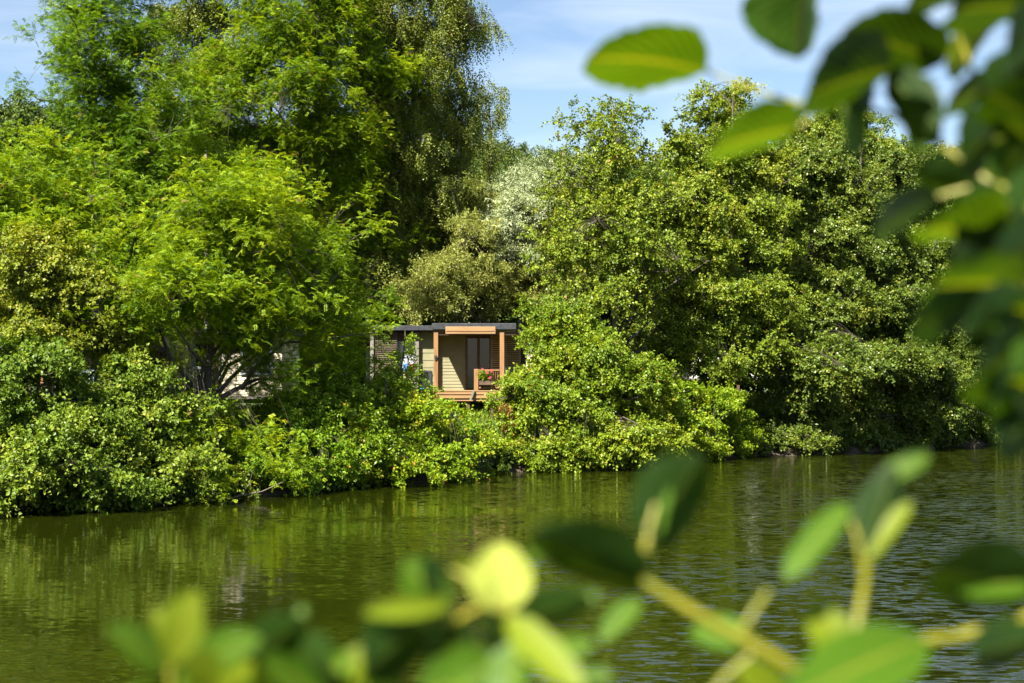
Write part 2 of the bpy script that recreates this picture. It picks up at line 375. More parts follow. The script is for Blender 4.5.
tree('hazel_tree', 'yellowing hazel with grey twigs above the glossy shrubs at the left edge', 'tree', 'shrub', M['yellow'], M['bark_pale'], (52, 3.5),
     [(40, 262, 46, 22, 3.5), (78, 290, 46, 30, 3.2), (10, 300, 40, 34, 3.5), (104, 330, 32, 26, 3), (40, 325, 50, 24, 3), (128, 345, 16, 16, 2.6), (60, 352, 30, 12, 2.6), (30, 350, 24, 12, 2.6)], GT, (50, 240), .08, .8)
tree('willow_shrub', 'broad glossy green shrub overhanging the water at the left edge', 'shrub', 'shrub', M['shrub_dark'], M['bark_dark'], (30, .9),
     [(15, 368, 42, 28, 1.4), (62, 392, 26, 14, 1.4), (105, 385, 16, 14, 1.8), (-20, 420, 50, 60, 1), (40, 415, 52, 34, .8), (30, 455, 56, 30, 0), (80, 440, 36, 34, .6), (72, 478, 60, 20, -.6), (10, 485, 36, 14, -.5)], GS, (30, 370), .07)
tree('willow_shrub', 'pale flecked shrub with rounded top beside the glossy shrub on the left bank', 'shrub', 'shrub', M['shrub_dark'], M['bark_dark'], (140, 1.2),
     [(120, 392, 24, 34, 1.8), (110, 425, 30, 30, 1.2), (146, 430, 34, 32, 1.2), (186, 424, 24, 16, 1.4), (150, 466, 44, 20, .1), (125, 488, 48, 12, -.6), (182, 482, 34, 12, -.3)], GS, (140, 380), .07)
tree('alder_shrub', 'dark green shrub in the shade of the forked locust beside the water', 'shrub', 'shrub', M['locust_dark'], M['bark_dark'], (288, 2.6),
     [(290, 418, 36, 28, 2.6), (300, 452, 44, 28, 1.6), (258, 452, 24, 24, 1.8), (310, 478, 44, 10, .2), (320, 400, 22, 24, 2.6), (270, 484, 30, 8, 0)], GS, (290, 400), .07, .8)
tree('hazel_shrub', 'sunny yellow green shrub spreading in front of the wooden cabin', 'shrub', 'shrub', M['shrub'], M['bark'], (386, 1.6),
     [(395, 388, 22, 16, 2.2), (360, 398, 26, 20, 2), (335, 418, 26, 28, 1.8), (420, 414, 14, 14, 1.9), (392, 422, 46, 24, 1.4), (445, 438, 26, 20, .9), (360, 448, 44, 26, .8), (412, 458, 52, 18, .1), (440, 468, 34, 8, -.2), (372, 476, 50, 9, -.4)], GS, (392, 372), .06, 1.15)
tree('willow_sapling', 'light green sapling tips reaching up before the slatted screen of the cabin', 'shrub', 'shrub', M['shrub'], M['bark'], (398, 3.4),
     [(398, 350, 8, 12, 3.6), (405, 335, 5, 7, 3.6), (386, 362, 8, 5, 3.6), (412, 372, 10, 8, 3.4), (396, 375, 16, 8, 3.4)], GS, (403, 330), .02, .8, .75, 5, .6)
tree('alder_tree', 'cone shaped alder with a visible trunk rising alone against the sky', 'tree', 'alder', M['alder'], M['bark_pale'], (614, 6),
     [(611, 104, 11, 14, 6), (610, 118, 16, 12, 6), (582, 134, 15, 9, 6), (612, 142, 30, 17, 6), (640, 150, 20, 12, 6), (600, 172, 46, 18, 6), (645, 190, 34, 24, 5.5), (585, 208, 48, 20, 5.5), (620, 228, 48, 22, 5), (665, 225, 28, 30, 5.5), (580, 250, 40, 22, 4.5), (640, 265, 52, 26, 4.5), (600, 290, 46, 24, 4), (670, 290, 40, 30, 4.5), (612, 125, 24, 14, 5.5), (612, 165, 26, 22, 5), (592, 200, 30, 20, 5), (630, 210, 40, 24, 4.6), (615, 250, 50, 28, 4)],
     GT, (612, 100), .16, 1.15, 1.0, 20, .12)
tree('alder_tree', 'full bright green alder bush reaching down to the water beside the cabin deck', 'tree', 'alder', M['alder_fresh'], M['bark'], (590, 1.6),
     [(566, 318, 28, 22, 2.6), (548, 350, 26, 28, 2.4), (590, 352, 42, 30, 2), (535, 388, 24, 22, 2.2), (575, 400, 50, 34, 1.2), (628, 385, 34, 34, 1.4), (540, 425, 30, 26, 1), (600, 440, 60, 24, 0), (560, 452, 50, 14, -.4), (645, 425, 30, 30, .4), (648, 452, 26, 10, -.2), (520, 398, 12, 18, 2), (512, 392, 11, 20, 1.6), (508, 414, 14, 10, 1.2)],
     GT, (572, 300), .12, 1.15, .9, 18)
tree('alder_tree', 'tall alder with several upright leafy tips standing behind the hanging leaf', 'tree', 'alder', M['alder'], M['bark'], (722, 5),
     [(738, 98, 9, 14, 7), (748, 112, 8, 12, 7), (706, 108, 9, 14, 7), (704, 130, 16, 14, 7), (738, 132, 22, 16, 6), (675, 138, 8, 9, 7), (778, 128, 6, 12, 7), (700, 165, 36, 24, 6), (745, 165, 30, 28, 6), (690, 205, 34, 30, 5), (735, 215, 42, 34, 5), (700, 252, 36, 30, 4), (745, 270, 44, 34, 4), (712, 305, 50, 32, 3), (690, 345, 34, 32, 2.6), (740, 350, 46, 34, 2.4), (780, 310, 30, 40, 3)],
     GT, (735, 95), .17, 1.0, 1.0, 20)
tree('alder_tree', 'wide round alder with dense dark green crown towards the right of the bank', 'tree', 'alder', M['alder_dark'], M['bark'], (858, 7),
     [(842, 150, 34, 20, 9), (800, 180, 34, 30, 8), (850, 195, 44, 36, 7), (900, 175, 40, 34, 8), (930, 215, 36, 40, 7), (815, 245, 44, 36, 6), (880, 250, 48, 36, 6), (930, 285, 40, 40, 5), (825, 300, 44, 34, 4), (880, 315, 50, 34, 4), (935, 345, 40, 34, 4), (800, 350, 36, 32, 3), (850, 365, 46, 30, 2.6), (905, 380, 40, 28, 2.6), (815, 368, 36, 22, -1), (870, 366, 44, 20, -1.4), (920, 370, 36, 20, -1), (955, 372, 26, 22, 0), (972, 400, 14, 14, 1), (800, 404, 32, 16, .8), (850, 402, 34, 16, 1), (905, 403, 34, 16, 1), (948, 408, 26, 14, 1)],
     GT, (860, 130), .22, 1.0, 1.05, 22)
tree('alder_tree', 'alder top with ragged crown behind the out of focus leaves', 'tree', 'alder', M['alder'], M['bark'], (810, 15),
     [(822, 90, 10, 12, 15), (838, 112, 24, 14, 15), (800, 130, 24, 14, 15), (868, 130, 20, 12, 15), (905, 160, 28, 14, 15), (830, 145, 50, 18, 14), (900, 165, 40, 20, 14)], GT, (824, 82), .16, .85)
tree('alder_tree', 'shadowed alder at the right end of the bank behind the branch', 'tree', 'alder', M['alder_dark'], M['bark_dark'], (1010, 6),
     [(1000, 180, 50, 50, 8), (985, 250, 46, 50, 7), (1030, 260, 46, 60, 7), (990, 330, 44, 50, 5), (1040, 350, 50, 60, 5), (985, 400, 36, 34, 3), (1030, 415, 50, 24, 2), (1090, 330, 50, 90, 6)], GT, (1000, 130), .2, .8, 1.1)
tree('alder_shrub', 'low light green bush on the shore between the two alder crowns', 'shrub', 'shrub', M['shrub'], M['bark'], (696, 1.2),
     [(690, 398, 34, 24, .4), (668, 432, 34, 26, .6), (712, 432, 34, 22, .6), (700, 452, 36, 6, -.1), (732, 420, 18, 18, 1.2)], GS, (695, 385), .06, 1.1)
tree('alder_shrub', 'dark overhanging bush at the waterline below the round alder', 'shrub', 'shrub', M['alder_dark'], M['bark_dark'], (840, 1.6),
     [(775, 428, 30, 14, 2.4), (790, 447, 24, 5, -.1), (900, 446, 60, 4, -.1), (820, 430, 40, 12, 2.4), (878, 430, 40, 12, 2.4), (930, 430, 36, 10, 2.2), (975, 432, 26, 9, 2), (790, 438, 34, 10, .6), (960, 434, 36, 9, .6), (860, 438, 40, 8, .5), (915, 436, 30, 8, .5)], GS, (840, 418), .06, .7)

# trees further back that close the gaps (two prototypes, then copies)
def back_tree(px, dY, h, w, label, mat):
    Y = shore(px) + dY; x = (px - 512) / F * Y; z = float(ground_z(x, Y)) - .1
    r = root('broadleaf_tree', label, 'tree', (x, Y, z), 0, 'trees further back behind the cabins')
    lob = [(x, Y, z + h * .72, w * .5, w * .4, h * .28), (x - w * .25, Y, z + h * .45, w * .42, w * .4, h * .25), (x + w * .28, Y, z + h * .48, w * .4, w * .4, h * .26), (x, Y - .5, z + h * .25, w * .5, w * .4, h * .2)]
    C, O, G = sample_lobes(lob, 'coarse', 1.1)
    make_wood(r, (x, Y, z), (x, Y, z + h * .9), C, .2, M['bark_dark'], 10)
    make_leaves('crown', C, O, G, 'coarse', mat, r)
    return r
BL = 'tree further back glimpsed through gaps behind the cabins and bank trees'
protos = [back_tree(150, 30, 13, 9, BL, M['locust_dark']), back_tree(640, 24, 9.5, 9, BL, M['alder_dark'])]
for px, dY, which, s in [(20, 30, 0, .85), (300, 26, 0, 1.0), (410, 30, 0, .9), (560, 34, 1, .72), (760, 24, 1, .95), (880, 26, 1, 1.0), (990, 26, 1, 1.0), (-60, 20, 0, .9), (1090, 20, 1, 1.0)]:
    src = protos[which]; Y = shore(px) + dY; x = (px - 512) / F * Y
    r = src.copy(); COL.objects.link(r); r.location = (x, Y, float(ground_z(x, Y)) - .1); r.rotation_euler = (0, 0, rng.uniform(-.5, .5)); r.scale = (s, s, s)
    for ch in src.children:
        c = ch.copy(); COL.objects.link(c); c.parent = r
# dark trees on the slope at the upper left
tree('hill_tree', 'dark tree on the slope below the sky at the left edge', 'tree', 'coarse', M['fir'], M['bark_dark'], (10, 60),
     [(5, 108, 26, 18, 60), (40, 118, 22, 14, 60), (25, 140, 40, 22, 60), (-30, 120, 30, 30, 60), (60, 150, 26, 18, 60)], GT, (8, 95), .3, 1.0, .8)

# ------------------------------------------------------------------ bank undergrowth and grass (nobody could count it)
def undergrowth():
    n = 3600; xs = rng.uniform(-18, 40, n); s = rng.uniform(.05, 1, n) ** 1.3 * 6 + np.where(xs > 9, 1.5, 0)
    ys = shore_x(xs) + s
    gap = rng.random(n) < np.where((xs > -3.2) & (xs < .2) & (s > 2.6), .15, 1.0)
    xs, ys = xs[gap], ys[gap]
    C = np.stack([xs, ys, ground_z(xs, ys) + rng.uniform(.1, .45, len(xs))], 1)
    O = unit(rng.normal(0, .5, (len(xs), 3)) + np.array([0, -.4, .9]))
    o = make_leaves('bank_undergrowth', C, O, rng.uniform(.2, .8, len(xs)), 'shrub', M['shrub'], None, .85, .6)
    tag(o, 'tangled green undergrowth covering the far bank', 'undergrowth', kind='stuff')
undergrowth()
n = 900; xs = rng.uniform(-16, 42, n); ys = shore_x(xs) + rng.uniform(-.35, .9, n) + np.where(xs > 9, .15, 0)
o = make_leaves('waterline_foliage', np.stack([xs, ys, np.maximum(ground_z(xs, ys), 0) + rng.uniform(.12, .5, n)], 1), unit(np.tile([0, -.6, .5], (n, 1)) + .5 * rnd(n)), rng.uniform(0, .7, n), 'shrub', M['alder_dark'], None, .9, .7)  # darker leaf colour stands in for shade under the overhanging crowns
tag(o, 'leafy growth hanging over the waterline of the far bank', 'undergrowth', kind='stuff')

def blades(name, xs, ys, h, mat, label, w=.012, n_kind='grass'):
    n = len(xs); P = np.stack([xs, ys, ground_z(xs, ys) - .02], 1)
    d = unit(rng.normal(0, .35, (n, 3)) + np.array([0, 0, 1])); L = h * rng.uniform(.6, 1.2, n)
    side = unit(np.cross(d, rnd(n)))
    W = w * np.ones(n)[:, None]
    bend = rnd(n) * np.array([1, 1, 0]) * (L * .35)[:, None]
    v = [P - side * W, P + side * W, P + d * (L * .6)[:, None] + side * W * .7 + bend * .3, P + d * L[:, None] + bend]
    V = np.stack(v, 1).reshape(-1, 3)
    o = link(name, np_mesh(name, V, np.arange(4 * n).reshape(-1, 4), False, {'tint': ('FACE', rng.random(n))}), mat)
    return tag(o, label, 'grass', kind='stuff')
xs = rng.uniform(-16, 28, 42000); ys = shore_x(xs) + .2 + rng.random(len(xs)) ** 1.2 * 12
blades('bank_grass', xs, ys, .42, M['grass'], 'long green grass on the far bank below the cabins', .016)
xs = rng.uniform(-3, 4, 30000); ys = 4.2 - rng.random(len(xs)) * 6
blades('near_grass', xs, ys, .30, M['grass'], 'grass on the near bank under the photographer', .004)

# pink and reddish herbs, bare twigs at the waterline
def herb(px, dY, h, label, mat, n=30, sc_=.6):
    Y = shore(px) + dY; x = (px - 512) / F * Y; z = float(ground_z(x, Y))
    r = root('bank_plant', label, 'plant', (x, Y, z), 0)
    mb = MB(); C = []
    for i in range(n):
        a = rng.uniform(0, 6.28); q = rng.uniform(.1, .55); t = np.array([math.cos(a) * q, math.sin(a) * q * .7, h * rng.uniform(.5, 1.05)])
        mb.tube([(t[0] * .2, t[1] * .2, -.05), tuple(t * [.6, .6, .55]), tuple(t)], [.012, .008, .004], 4); C.append(t + [x, Y, z])
    mb.build('stem', M['bark_pale'], r)
    C = np.array(C); make_leaves('foliage', C, unit(np.tile([0, -.3, 1.], (n, 1)) + .5 * rnd(n)), rng.random(n), 'shrub', mat, r, sc_, .55)
herb(505, 1.6, 1.5, 'reddish tinged herb rising from the bank right of the sunny shrub', M['reddish'], 22, .5)
herb(488, .7, .9, 'bright yellow green herb low on the bank under the deck', M['shrub'], 46, .75)
herb(466, .5, .8, 'leafy green herb at the water just right of the sunny shrub', M['shrub'], 42, .75)
herb(515, .4, .6, 'dry stemmed plant at the waterline beside the alder bush', M['yellow'], 26, .5)
herb(520, -.05, .6, 'low leafy sprout at the waterline where the alder bush begins', M['alder_fresh'], 34, .8)
herb(200, .1, 1.1, 'yellow leaved twiggy plant at the waterline under the forked locust', M['yellow'], 30, .5)
herb(243, .1, .8, 'small yellow sprig leaning over the water near a bare branch', M['yellow'], 16, .45)
mb = MB()
b0 = at(222, 499, shore(222) - .3); b0[2] = -.05
mb.tube([tuple(b0), tuple(b0 + [.5, -.1, .18]), tuple(b0 + [1.1, .1, .28]), tuple(b0 + [1.7, .3, .55])], [.035, .03, .02, .01], 6)
mb.tube([tuple(b0 + [.5, -.1, .18]), tuple(b0 + [.8, -.2, .5]), tuple(b0 + [.9, -.1, .95])], [.02, .014, .006], 5)
mb.tube([tuple(b0 + [.1, 0, .05]), tuple(b0 + [-.25, 0, .4]), tuple(b0 + [-.3, 0, .8])], [.018, .014, .006], 5)
tag(mb.build('fallen_branch', M['bark_pale'], None, True), 'bare grey branch lying half in the water below the forked locust', 'branch')

# ------------------------------------------------------------------ ground, water, hills
def grid_mesh(name, xs, ys, zf, mat, smooth=True):
    X, Y = np.meshgrid(xs, ys); Z = zf(X, Y)
    V = np.stack([X, Y, Z], -1).reshape(-1, 3); i = np.arange(len(V)).reshape(X.shape)
    Q = np.stack([i[:-1, :-1], i[:-1, 1:], i[1:, 1:], i[1:, :-1]], -1).reshape(-1, 4)
    return link(name, np_mesh(name, V, Q, smooth), mat)

m, nt, out = mat_new('bank_earth_and_grass')
tc = N(nt, 'ShaderNodeTexCoord'); n1 = N(nt, 'ShaderNodeTexNoise'); n1.inputs['Scale'].default_value = .8; n1.inputs['Detail'].default_value = 9
n2 = N(nt, 'ShaderNodeTexNoise'); n2.inputs['Scale'].default_value = 9; n2.inputs['Detail'].default_value = 6
for n_ in (n1, n2): nt.links.new(tc.outputs['Object'], n_.inputs['Vector'])
sx = N(nt, 'ShaderNodeSeparateXYZ'); nt.links.new(tc.outputs['Object'], sx.inputs[0])
gr = ramp(nt, [(.35, (.035, .060, .012)), (.6, (.07, .11, .02)), (.75, (.12, .13, .04))]); nt.links.new(n1.outputs['Fac'], gr.inputs['Fac'])
so = ramp(nt, [(.3, (.020, .015, .009)), (.7, (.060, .045, .028))]); nt.links.new(n2.outputs['Fac'], so.inputs['Fac'])
mr = N(nt, 'ShaderNodeMapRange'); mr.inputs['From Min'].default_value = .3; mr.inputs['From Max'].default_value = .7; nt.links.new(sx.outputs['Z'], mr.inputs['Value'])
mx = N(nt, 'ShaderNodeMix', data_type='RGBA'); nt.links.new(mr.outputs[0], mx.inputs['Factor']); nt.links.new(so.outputs[0], mx.inputs['A']); nt.links.new(gr.outputs[0], mx.inputs['B'])
p = N(nt, 'ShaderNodeBsdfPrincipled'); p.inputs['Roughness'].default_value = .95; nt.links.new(mx.outputs['Result'], p.inputs['Base Color'])
b = N(nt, 'ShaderNodeBump'); b.inputs['Strength'].default_value = .6; b.inputs['Distance'].default_value = .05; nt.links.new(n2.outputs['Fac'], b.inputs['Height']); nt.links.new(b.outputs[0], p.inputs['Normal'])
nt.links.new(p.outputs[0], out.inputs['Surface']); M['ground'] = m
xs = np.unique(np.concatenate([np.linspace(-2500, -60, 30), np.linspace(-60, -22, 40), np.linspace(-22, 36, 180), np.linspace(36, 90, 50), np.linspace(90, 2500, 30)]))
ys = np.unique(np.concatenate([np.linspace(-2500, -20, 14), np.linspace(-20, 8, 70), np.linspace(8, 30, 12), np.linspace(30, 95, 170), np.linspace(95, 240, 50), np.linspace(240, 2600, 24)]))
tag(grid_mesh('ground', xs, ys, ground_z, M['ground']), 'earth and grass banks round the lake', kind='structure')

def hill_z(X, Y, D, wid, top_px):
    # ridge whose skyline follows top_px(px) when seen across the lake
    px = X / np.maximum(D, 1) * F + 512
    H = 3.5 + (376 - top_px(px)) / F * D
    w = np.exp(-((Y - D) / wid) ** 2)
    return (H) * w
tp1 = lambda px: 5 + np.interp(px, [-900, -200, 0, 120, 300, 500, 540, 600, 680, 760, 1000, 1500, 2400], [150, 110, 108, 112, 125, 139, 146, 152, 158, 172, 176, 190, 240]) + 2.2 * np.sin(px * .11) + 1.5 * np.sin(px * .31)
tp2 = lambda px: np.interp(px, [-2000, 300, 600, 740, 820, 900, 960, 1100, 1600, 3000], [260, 200, 165, 142, 134, 139, 150, 170, 210, 280]) + 1.2 * np.sin(px * .07)
D1, D2 = 420, 1700
M['hill'] = solid_mat('wooded_slope', (.020, .036, .010), (.050, .080, .018), .12, (1, 1, 1), 1, 0, 8, 0)
h1 = lambda X, Y: hill_z(X, Y, D1, 120, tp1) - 4 + 1.5 * np.sin(X * .21) * np.sin(Y * .17)
h2 = lambda X, Y: hill_z(X, Y, D2, 330, tp2) - 8 + 5 * np.sin(X * .05) * np.sin(Y * .043)
tag(grid_mesh('hill', np.linspace(-620, 620, 200), np.linspace(150, 700, 60), h1, M['hill']), 'wooded hill beyond the trees', kind='structure')
tag(grid_mesh('distant_hill', np.linspace(-1500, 1900, 160), np.linspace(900, 2500, 60), h2, M['hill']), 'far bluish hill', kind='structure')
# canopy of the wooded hill
n = 5200; X = rng.uniform(-190, 190, n); Y = rng.uniform(300, 440, n)
C = np.stack([X, Y, h1(X, Y) + rng.uniform(-.5, 3.5, n)], 1)
o = make_leaves('hillside_wood', C, unit(np.array([0, -.4, 1]) + .4 * rnd(n)), rng.random(n), 'coarse', M['fir'], None, 2.0, .5)
tag(o, 'dense wood covering the hill beyond the trees', 'wood', kind='stuff')

# water
m, nt, out = mat_new('lake_water')
tc = N(nt, 'ShaderNodeTexCoord')
def wnoise(scale, sx_, sy_, det, dist=0):
    mp = N(nt, 'ShaderNodeMapping'); mp.inputs['Scale'].default_value = (sx_, sy_, 1); mp.inputs['Rotation'].default_value = (0, 0, rng.uniform(-.3, .3))
    nt.links.new(tc.outputs['Object'], mp.inputs['Vector'])
    no = N(nt, 'ShaderNodeTexNoise'); no.inputs['Scale'].default_value = scale; no.inputs['Detail'].default_value = det; no.inputs['Distortion'].default_value = dist
    nt.links.new(mp.outputs[0], no.inputs['Vector']); return no
fine = wnoise(5.5, .6, 1.6, 3, .3)
mid = wnoise(2.6, .6, 1.4, 2, .4)
wind = wnoise(.11, .7, 1.0, 3, .5)
sx = N(nt, 'ShaderNodeSeparateXYZ'); nt.links.new(tc.outputs['Object'], sx.inputs[0])
gx = N(nt, 'ShaderNodeMapRange'); gx.inputs['From Min'].default_value = -5; gx.inputs['From Max'].default_value = 9; gx.inputs['To Min'].default_value = -.12; gx.inputs['To Max'].default_value = .22; nt.links.new(sx.outputs['X'], gx.inputs['Value'])
ad = N(nt, 'ShaderNodeMath', operation='ADD'); nt.links.new(wind.outputs['Fac'], ad.inputs[0]); nt.links.new(gx.outputs[0], ad.inputs[1])
wr = N(nt, 'ShaderNodeMapRange'); wr.inputs['From Min'].default_value = .42; wr.inputs['From Max'].default_value = .80; wr.inputs['To Min'].default_value = .07; wr.inputs['To Max'].default_value = 1.7
nt.links.new(ad.outputs[0], wr.inputs['Value'])
def vm(op, a_, b_):
    v = N(nt, 'ShaderNodeVectorMath', operation=op)
    for i_, q_ in enumerate((a_, b_)):
        if q_ is None: continue
        if isinstance(q_, tuple): v.inputs[i_].default_value = q_
        else: nt.links.new(q_, v.inputs[i_])
    return v.outputs[0]
big = wnoise(.55, .8, 1.2, 2)
t1 = vm('MULTIPLY', vm('SUBTRACT', fine.outputs['Color'], (.5, .5, .5)), (.28, 1.5, 0))
t2 = vm('MULTIPLY', vm('SUBTRACT', mid.outputs['Color'], (.5, .5, .5)), (.14, .24, 0))
t3 = vm('MULTIPLY', vm('SUBTRACT', big.outputs['Color'], (.5, .5, .5)), (.03, .07, 0))
tt_ = vm('ADD', vm('ADD', t1, t2), t3)
sc_ = N(nt, 'ShaderNodeVectorMath', operation='SCALE'); nt.links.new(tt_, sc_.inputs[0]); nt.links.new(wr.outputs[0], sc_.inputs['Scale'])
b2o = vm('NORMALIZE', vm('ADD', sc_.outputs[0], (0, 0, 1)), None)
p = N(nt, 'ShaderNodeBsdfPrincipled'); p.inputs['Base Color'].default_value = (.010, .0138, .0009, 1); p.inputs['Roughness'].default_value = .05; p.inputs['IOR'].default_value = 1.42
nt.links.new(b2o, p.inputs['Normal']); nt.links.new(p.outputs[0], out.inputs['Surface']); M['water'] = m
tag(grid_mesh('lake_water', np.linspace(-300, 400, 12), np.linspace(1, 260, 12), lambda X, Y: X * 0, M['water']), 'green rippled lake', kind='structure')

# ------------------------------------------------------------------ cabins
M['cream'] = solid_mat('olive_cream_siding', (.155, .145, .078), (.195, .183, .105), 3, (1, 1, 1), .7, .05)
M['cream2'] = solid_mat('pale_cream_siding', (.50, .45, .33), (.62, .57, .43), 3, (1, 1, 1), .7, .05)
M['white'] = solid_mat('white_panel', (.66, .66, .66), (.78, .78, .78), 3, (1, 1, 1), .5, .0)
M['wood'] = solid_mat('orange_larch_wood', (.150, .074, .028), (.26, .138, .055), 5, (1, 1, .15), .65, .15)
M['woodh'] = solid_mat('larch_deck_board', (.175, .095, .040), (.29, .17, .075), 5, (.15, 1, 1), .7, .15)
M['browndark'] = solid_mat('dark_brown_wood', (.05, .03, .018), (.11, .065, .04), 5, (.2, 1, 1), .7, .2)
M['grey'] = solid_mat('weathered_grey_wood', (.11, .10, .085), (.19, .175, .145), 5, (1, 1, .2), .8, .2)
M['slat'] = solid_mat('tan_slat_wood', (.24, .17, .10), (.40, .30, .19), 6, (.2, 1, 1), .7, .15)
M['slat_shaded'] = solid_mat('shaded_slat_wood', (.045, .032, .022), (.12, .09, .06), 6, (.2, 1, 1), .7, .15)  # darker slat copy with the left screen's shade put into its colour
M['charcoal'] = solid_mat('charcoal_roof_edge', (.018, .019, .023), (.040, .043, .05), 8, (1, 1, 1), .45, .05)
M['bluegrey'] = solid_mat('blue_grey_metal', (.16, .20, .24), (.22, .27, .31), 6, (1, 1, 1), .5, .05)
M['red'] = solid_mat('red_trim', (.45, .05, .03), (.55, .09, .05), 6, (1, 1, 1), .5, .05)
M['pinkred'] = solid_mat('crimson_cloth', (.50, .03, .09), (.62, .06, .12), 6, (1, 1, 1), .8, .05)
M['blue'] = solid_mat('blue_cloth', (.05, .16, .42), (.08, .24, .55), 6, (1, 1, 1), .8, .05)
M['teal'] = solid_mat('teal_plastic', (.03, .26, .32), (.05, .34, .42), 6, (1, 1, 1), .5, .0)
M['curtain'] = solid_mat('pale_curtain_cloth', (.30, .28, .33), (.44, .41, .46), 6, (6, 1, .4), .9, .2)
M['dark'] = solid_mat('dark_interior', (.012, .011, .010), (.03, .026, .022), 3, (1, 1, 1), .8, 0)
m, nt, out = mat_new('window_glass'); p = N(nt, 'ShaderNodeBsdfPrincipled'); p.inputs['Base Color'].default_value = (.03, .032, .03, 1); p.inputs['Roughness'].default_value = .04; p.inputs['Alpha'].default_value = .72
nt.links.new(p.outputs[0], out.inputs['Surface']); M['glass'] = m

def siding(mb, x0, x1, y, z0, z1, step=.13):
    z = z0; 
    while z < z1 - .02:
        e = min(z + step, z1)
        V = [(x0, y - .022, z), (x1, y - .022, z), (x1, y - .004, e), (x0, y - .004, e), (x0, y + .05, z), (x1, y + .05, z), (x1, y + .05, e), (x0, y + .05, e)]
        mb.add(V, [(0, 1, 2, 3), (0, 4, 5, 1), (3, 2, 6, 7), (0, 3, 7, 4), (1, 5, 6, 2), (4, 7, 6, 5)]); z = e

def rel(r): 
    l = np.array(r.location); return l

# main wooden cabin: world coordinates, root at the centre of the porch front
Yp = 56.0
def X_(px, Y=Yp): return (px - 512) / F * Y
def Z_(py, Y=Yp): return at(512, py, Y)[2]
gz = float(ground_z(-1.7, 57))
cab = root('wooden_cabin', 'wooden holiday cabin with flat dark roof and open timber porch between the trees', 'cabin', (X_(455), Yp, gz - .1))
L0 = np.array(cab.location)
def cb(mb, name, mat, parent=cab, smooth=False):
    mb.v = [v - L0 for v in mb.v]
    return mb.build(name, mat, parent, smooth)
zd = Z_(390.5); zr = Z_(330.5); zt = Z_(323.5)
xL, xPL, xPR, xR = X_(372), X_(436), X_(502), X_(519)
# back body of the cabin
Yw = Yp + 2.2
xa = X_(440, Yw); xb = X_(466, Yw)
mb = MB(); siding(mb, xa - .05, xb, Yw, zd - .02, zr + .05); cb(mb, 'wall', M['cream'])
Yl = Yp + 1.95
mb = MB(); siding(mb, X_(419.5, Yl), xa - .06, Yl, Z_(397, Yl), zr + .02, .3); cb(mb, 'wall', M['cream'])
mb = MB(); mb.box(xL, xR + .3, Yw + .06, Yw + 3.0, zd - .05, zr)
cb(mb, 'rear_wall', M['browndark'])
# roof slabs
mb = MB(); mb.box(X_(434) - .05, X_(516), Yp - .35, Yw + 3.3, zr + .02, zt, .02)
ro = cb(mb, 'roof', M['charcoal'])
mb = MB(); mb.box(X_(372, Yl), X_(434) - .08, Yp + 1.4, Yw + 3.2, zr + .04, zt - .03, .02); cb(mb, 'roof', M['charcoal'])
mb = MB(); mb.box(X_(434), X_(515.5), Yp - .2, Yw + .04, zr - .06, zr + .015)
cb(mb, 'porch_ceiling', M['woodh'])
mb = MB(); mb.box(X_(446), X_(495.5), Yp - .48, Yp - .36, Z_(334.5), Z_(327), .015)
for k in range(1): mb.box(X_(446) + .02, X_(495) - .02, Yp - .50, Yp - .482, Z_(331.4), Z_(330.6))
cb(mb, 'porch_beam', M['woodh'])
mb = MB(); mb.box(X_(434), X_(516), Yp - .2, Yp - .08, Z_(335.2), zr - .065); cb(mb, 'lintel_beam', M['browndark'])
for cx, w_, zb in ((436.2, .17, gz), (502, .17, gz)):
    mb = MB(); x = X_(cx); mb.box(x - w_ / 2, x + w_ / 2, Yp - .26, Yp - .09, zb - .2, zr - .07, .01)
    o = cb(mb, 'post', M['wood'])
mb = MB(); x = X_(436); mb.box(x - .05, x + .05, Yp - .33, Yp - .265, Z_(358.5), Z_(355.5), .01); mb.box(x - .035, x + .035, Yp - .31, Yp - .265, Z_(360), Z_(358.6)); cb(mb, 'wall_lamp', M['charcoal'])
# deck
mb = MB()
for k in range(16): mb.box(X_(434), X_(515), Yp - .32 + k * .16, Yp - .32 + k * .16 + .15, zd - .035, zd, .004)
cb(mb, 'deck', M['woodh'])
for i, (z1, z0, yy) in enumerate(((zd - .04, Z_(394.3), -.30), (Z_(394.9), Z_(398.2), -.27), (Z_(398.6), Z_(401), -.22))):
    mb = MB(); mb.box(X_(434), X_(496) + i * .03, Yp + yy, Yp + yy + .06, z0, z1, .006); cb(mb, 'deck_fascia', M['woodh'])
for px in (441, 468, 492, 512):
    mb = MB(); mb.box(X_(px) - .07, X_(px) + .07, Yp - .12, Yp + .02, gz - .35, zd - .04); cb(mb, 'pile', M['browndark'])
mb = MB(); mb.bar((X_(470.5), Yp - .36, Z_(400)), (X_(474.5), Yp - .36, Z_(390)), .07, .05); cb(mb, 'brace', M['grey'])
# railing
rl = MB(); rl.box(X_(474.2), X_(478.4), Yp - .28, Yp - .12, zd + .002, Z_(369), .008); cb(rl, 'railing_post', M['wood'])
rl = MB(); rl.box(X_(478.5), X_(499.5), Yp - .24, Yp - .17, Z_(371), Z_(369.5), .005); rl.box(X_(478.5), X_(499.5), Yp - .24, Yp - .17, Z_(388.4), Z_(387.0), .005)
for k in range(9):
    x = X_(480.2 + k * 2.2); rl.box(x - .008, x + .008, Yp - .215, Yp - .195, Z_(387), Z_(371))
cb(rl, 'railing', M['wood'])
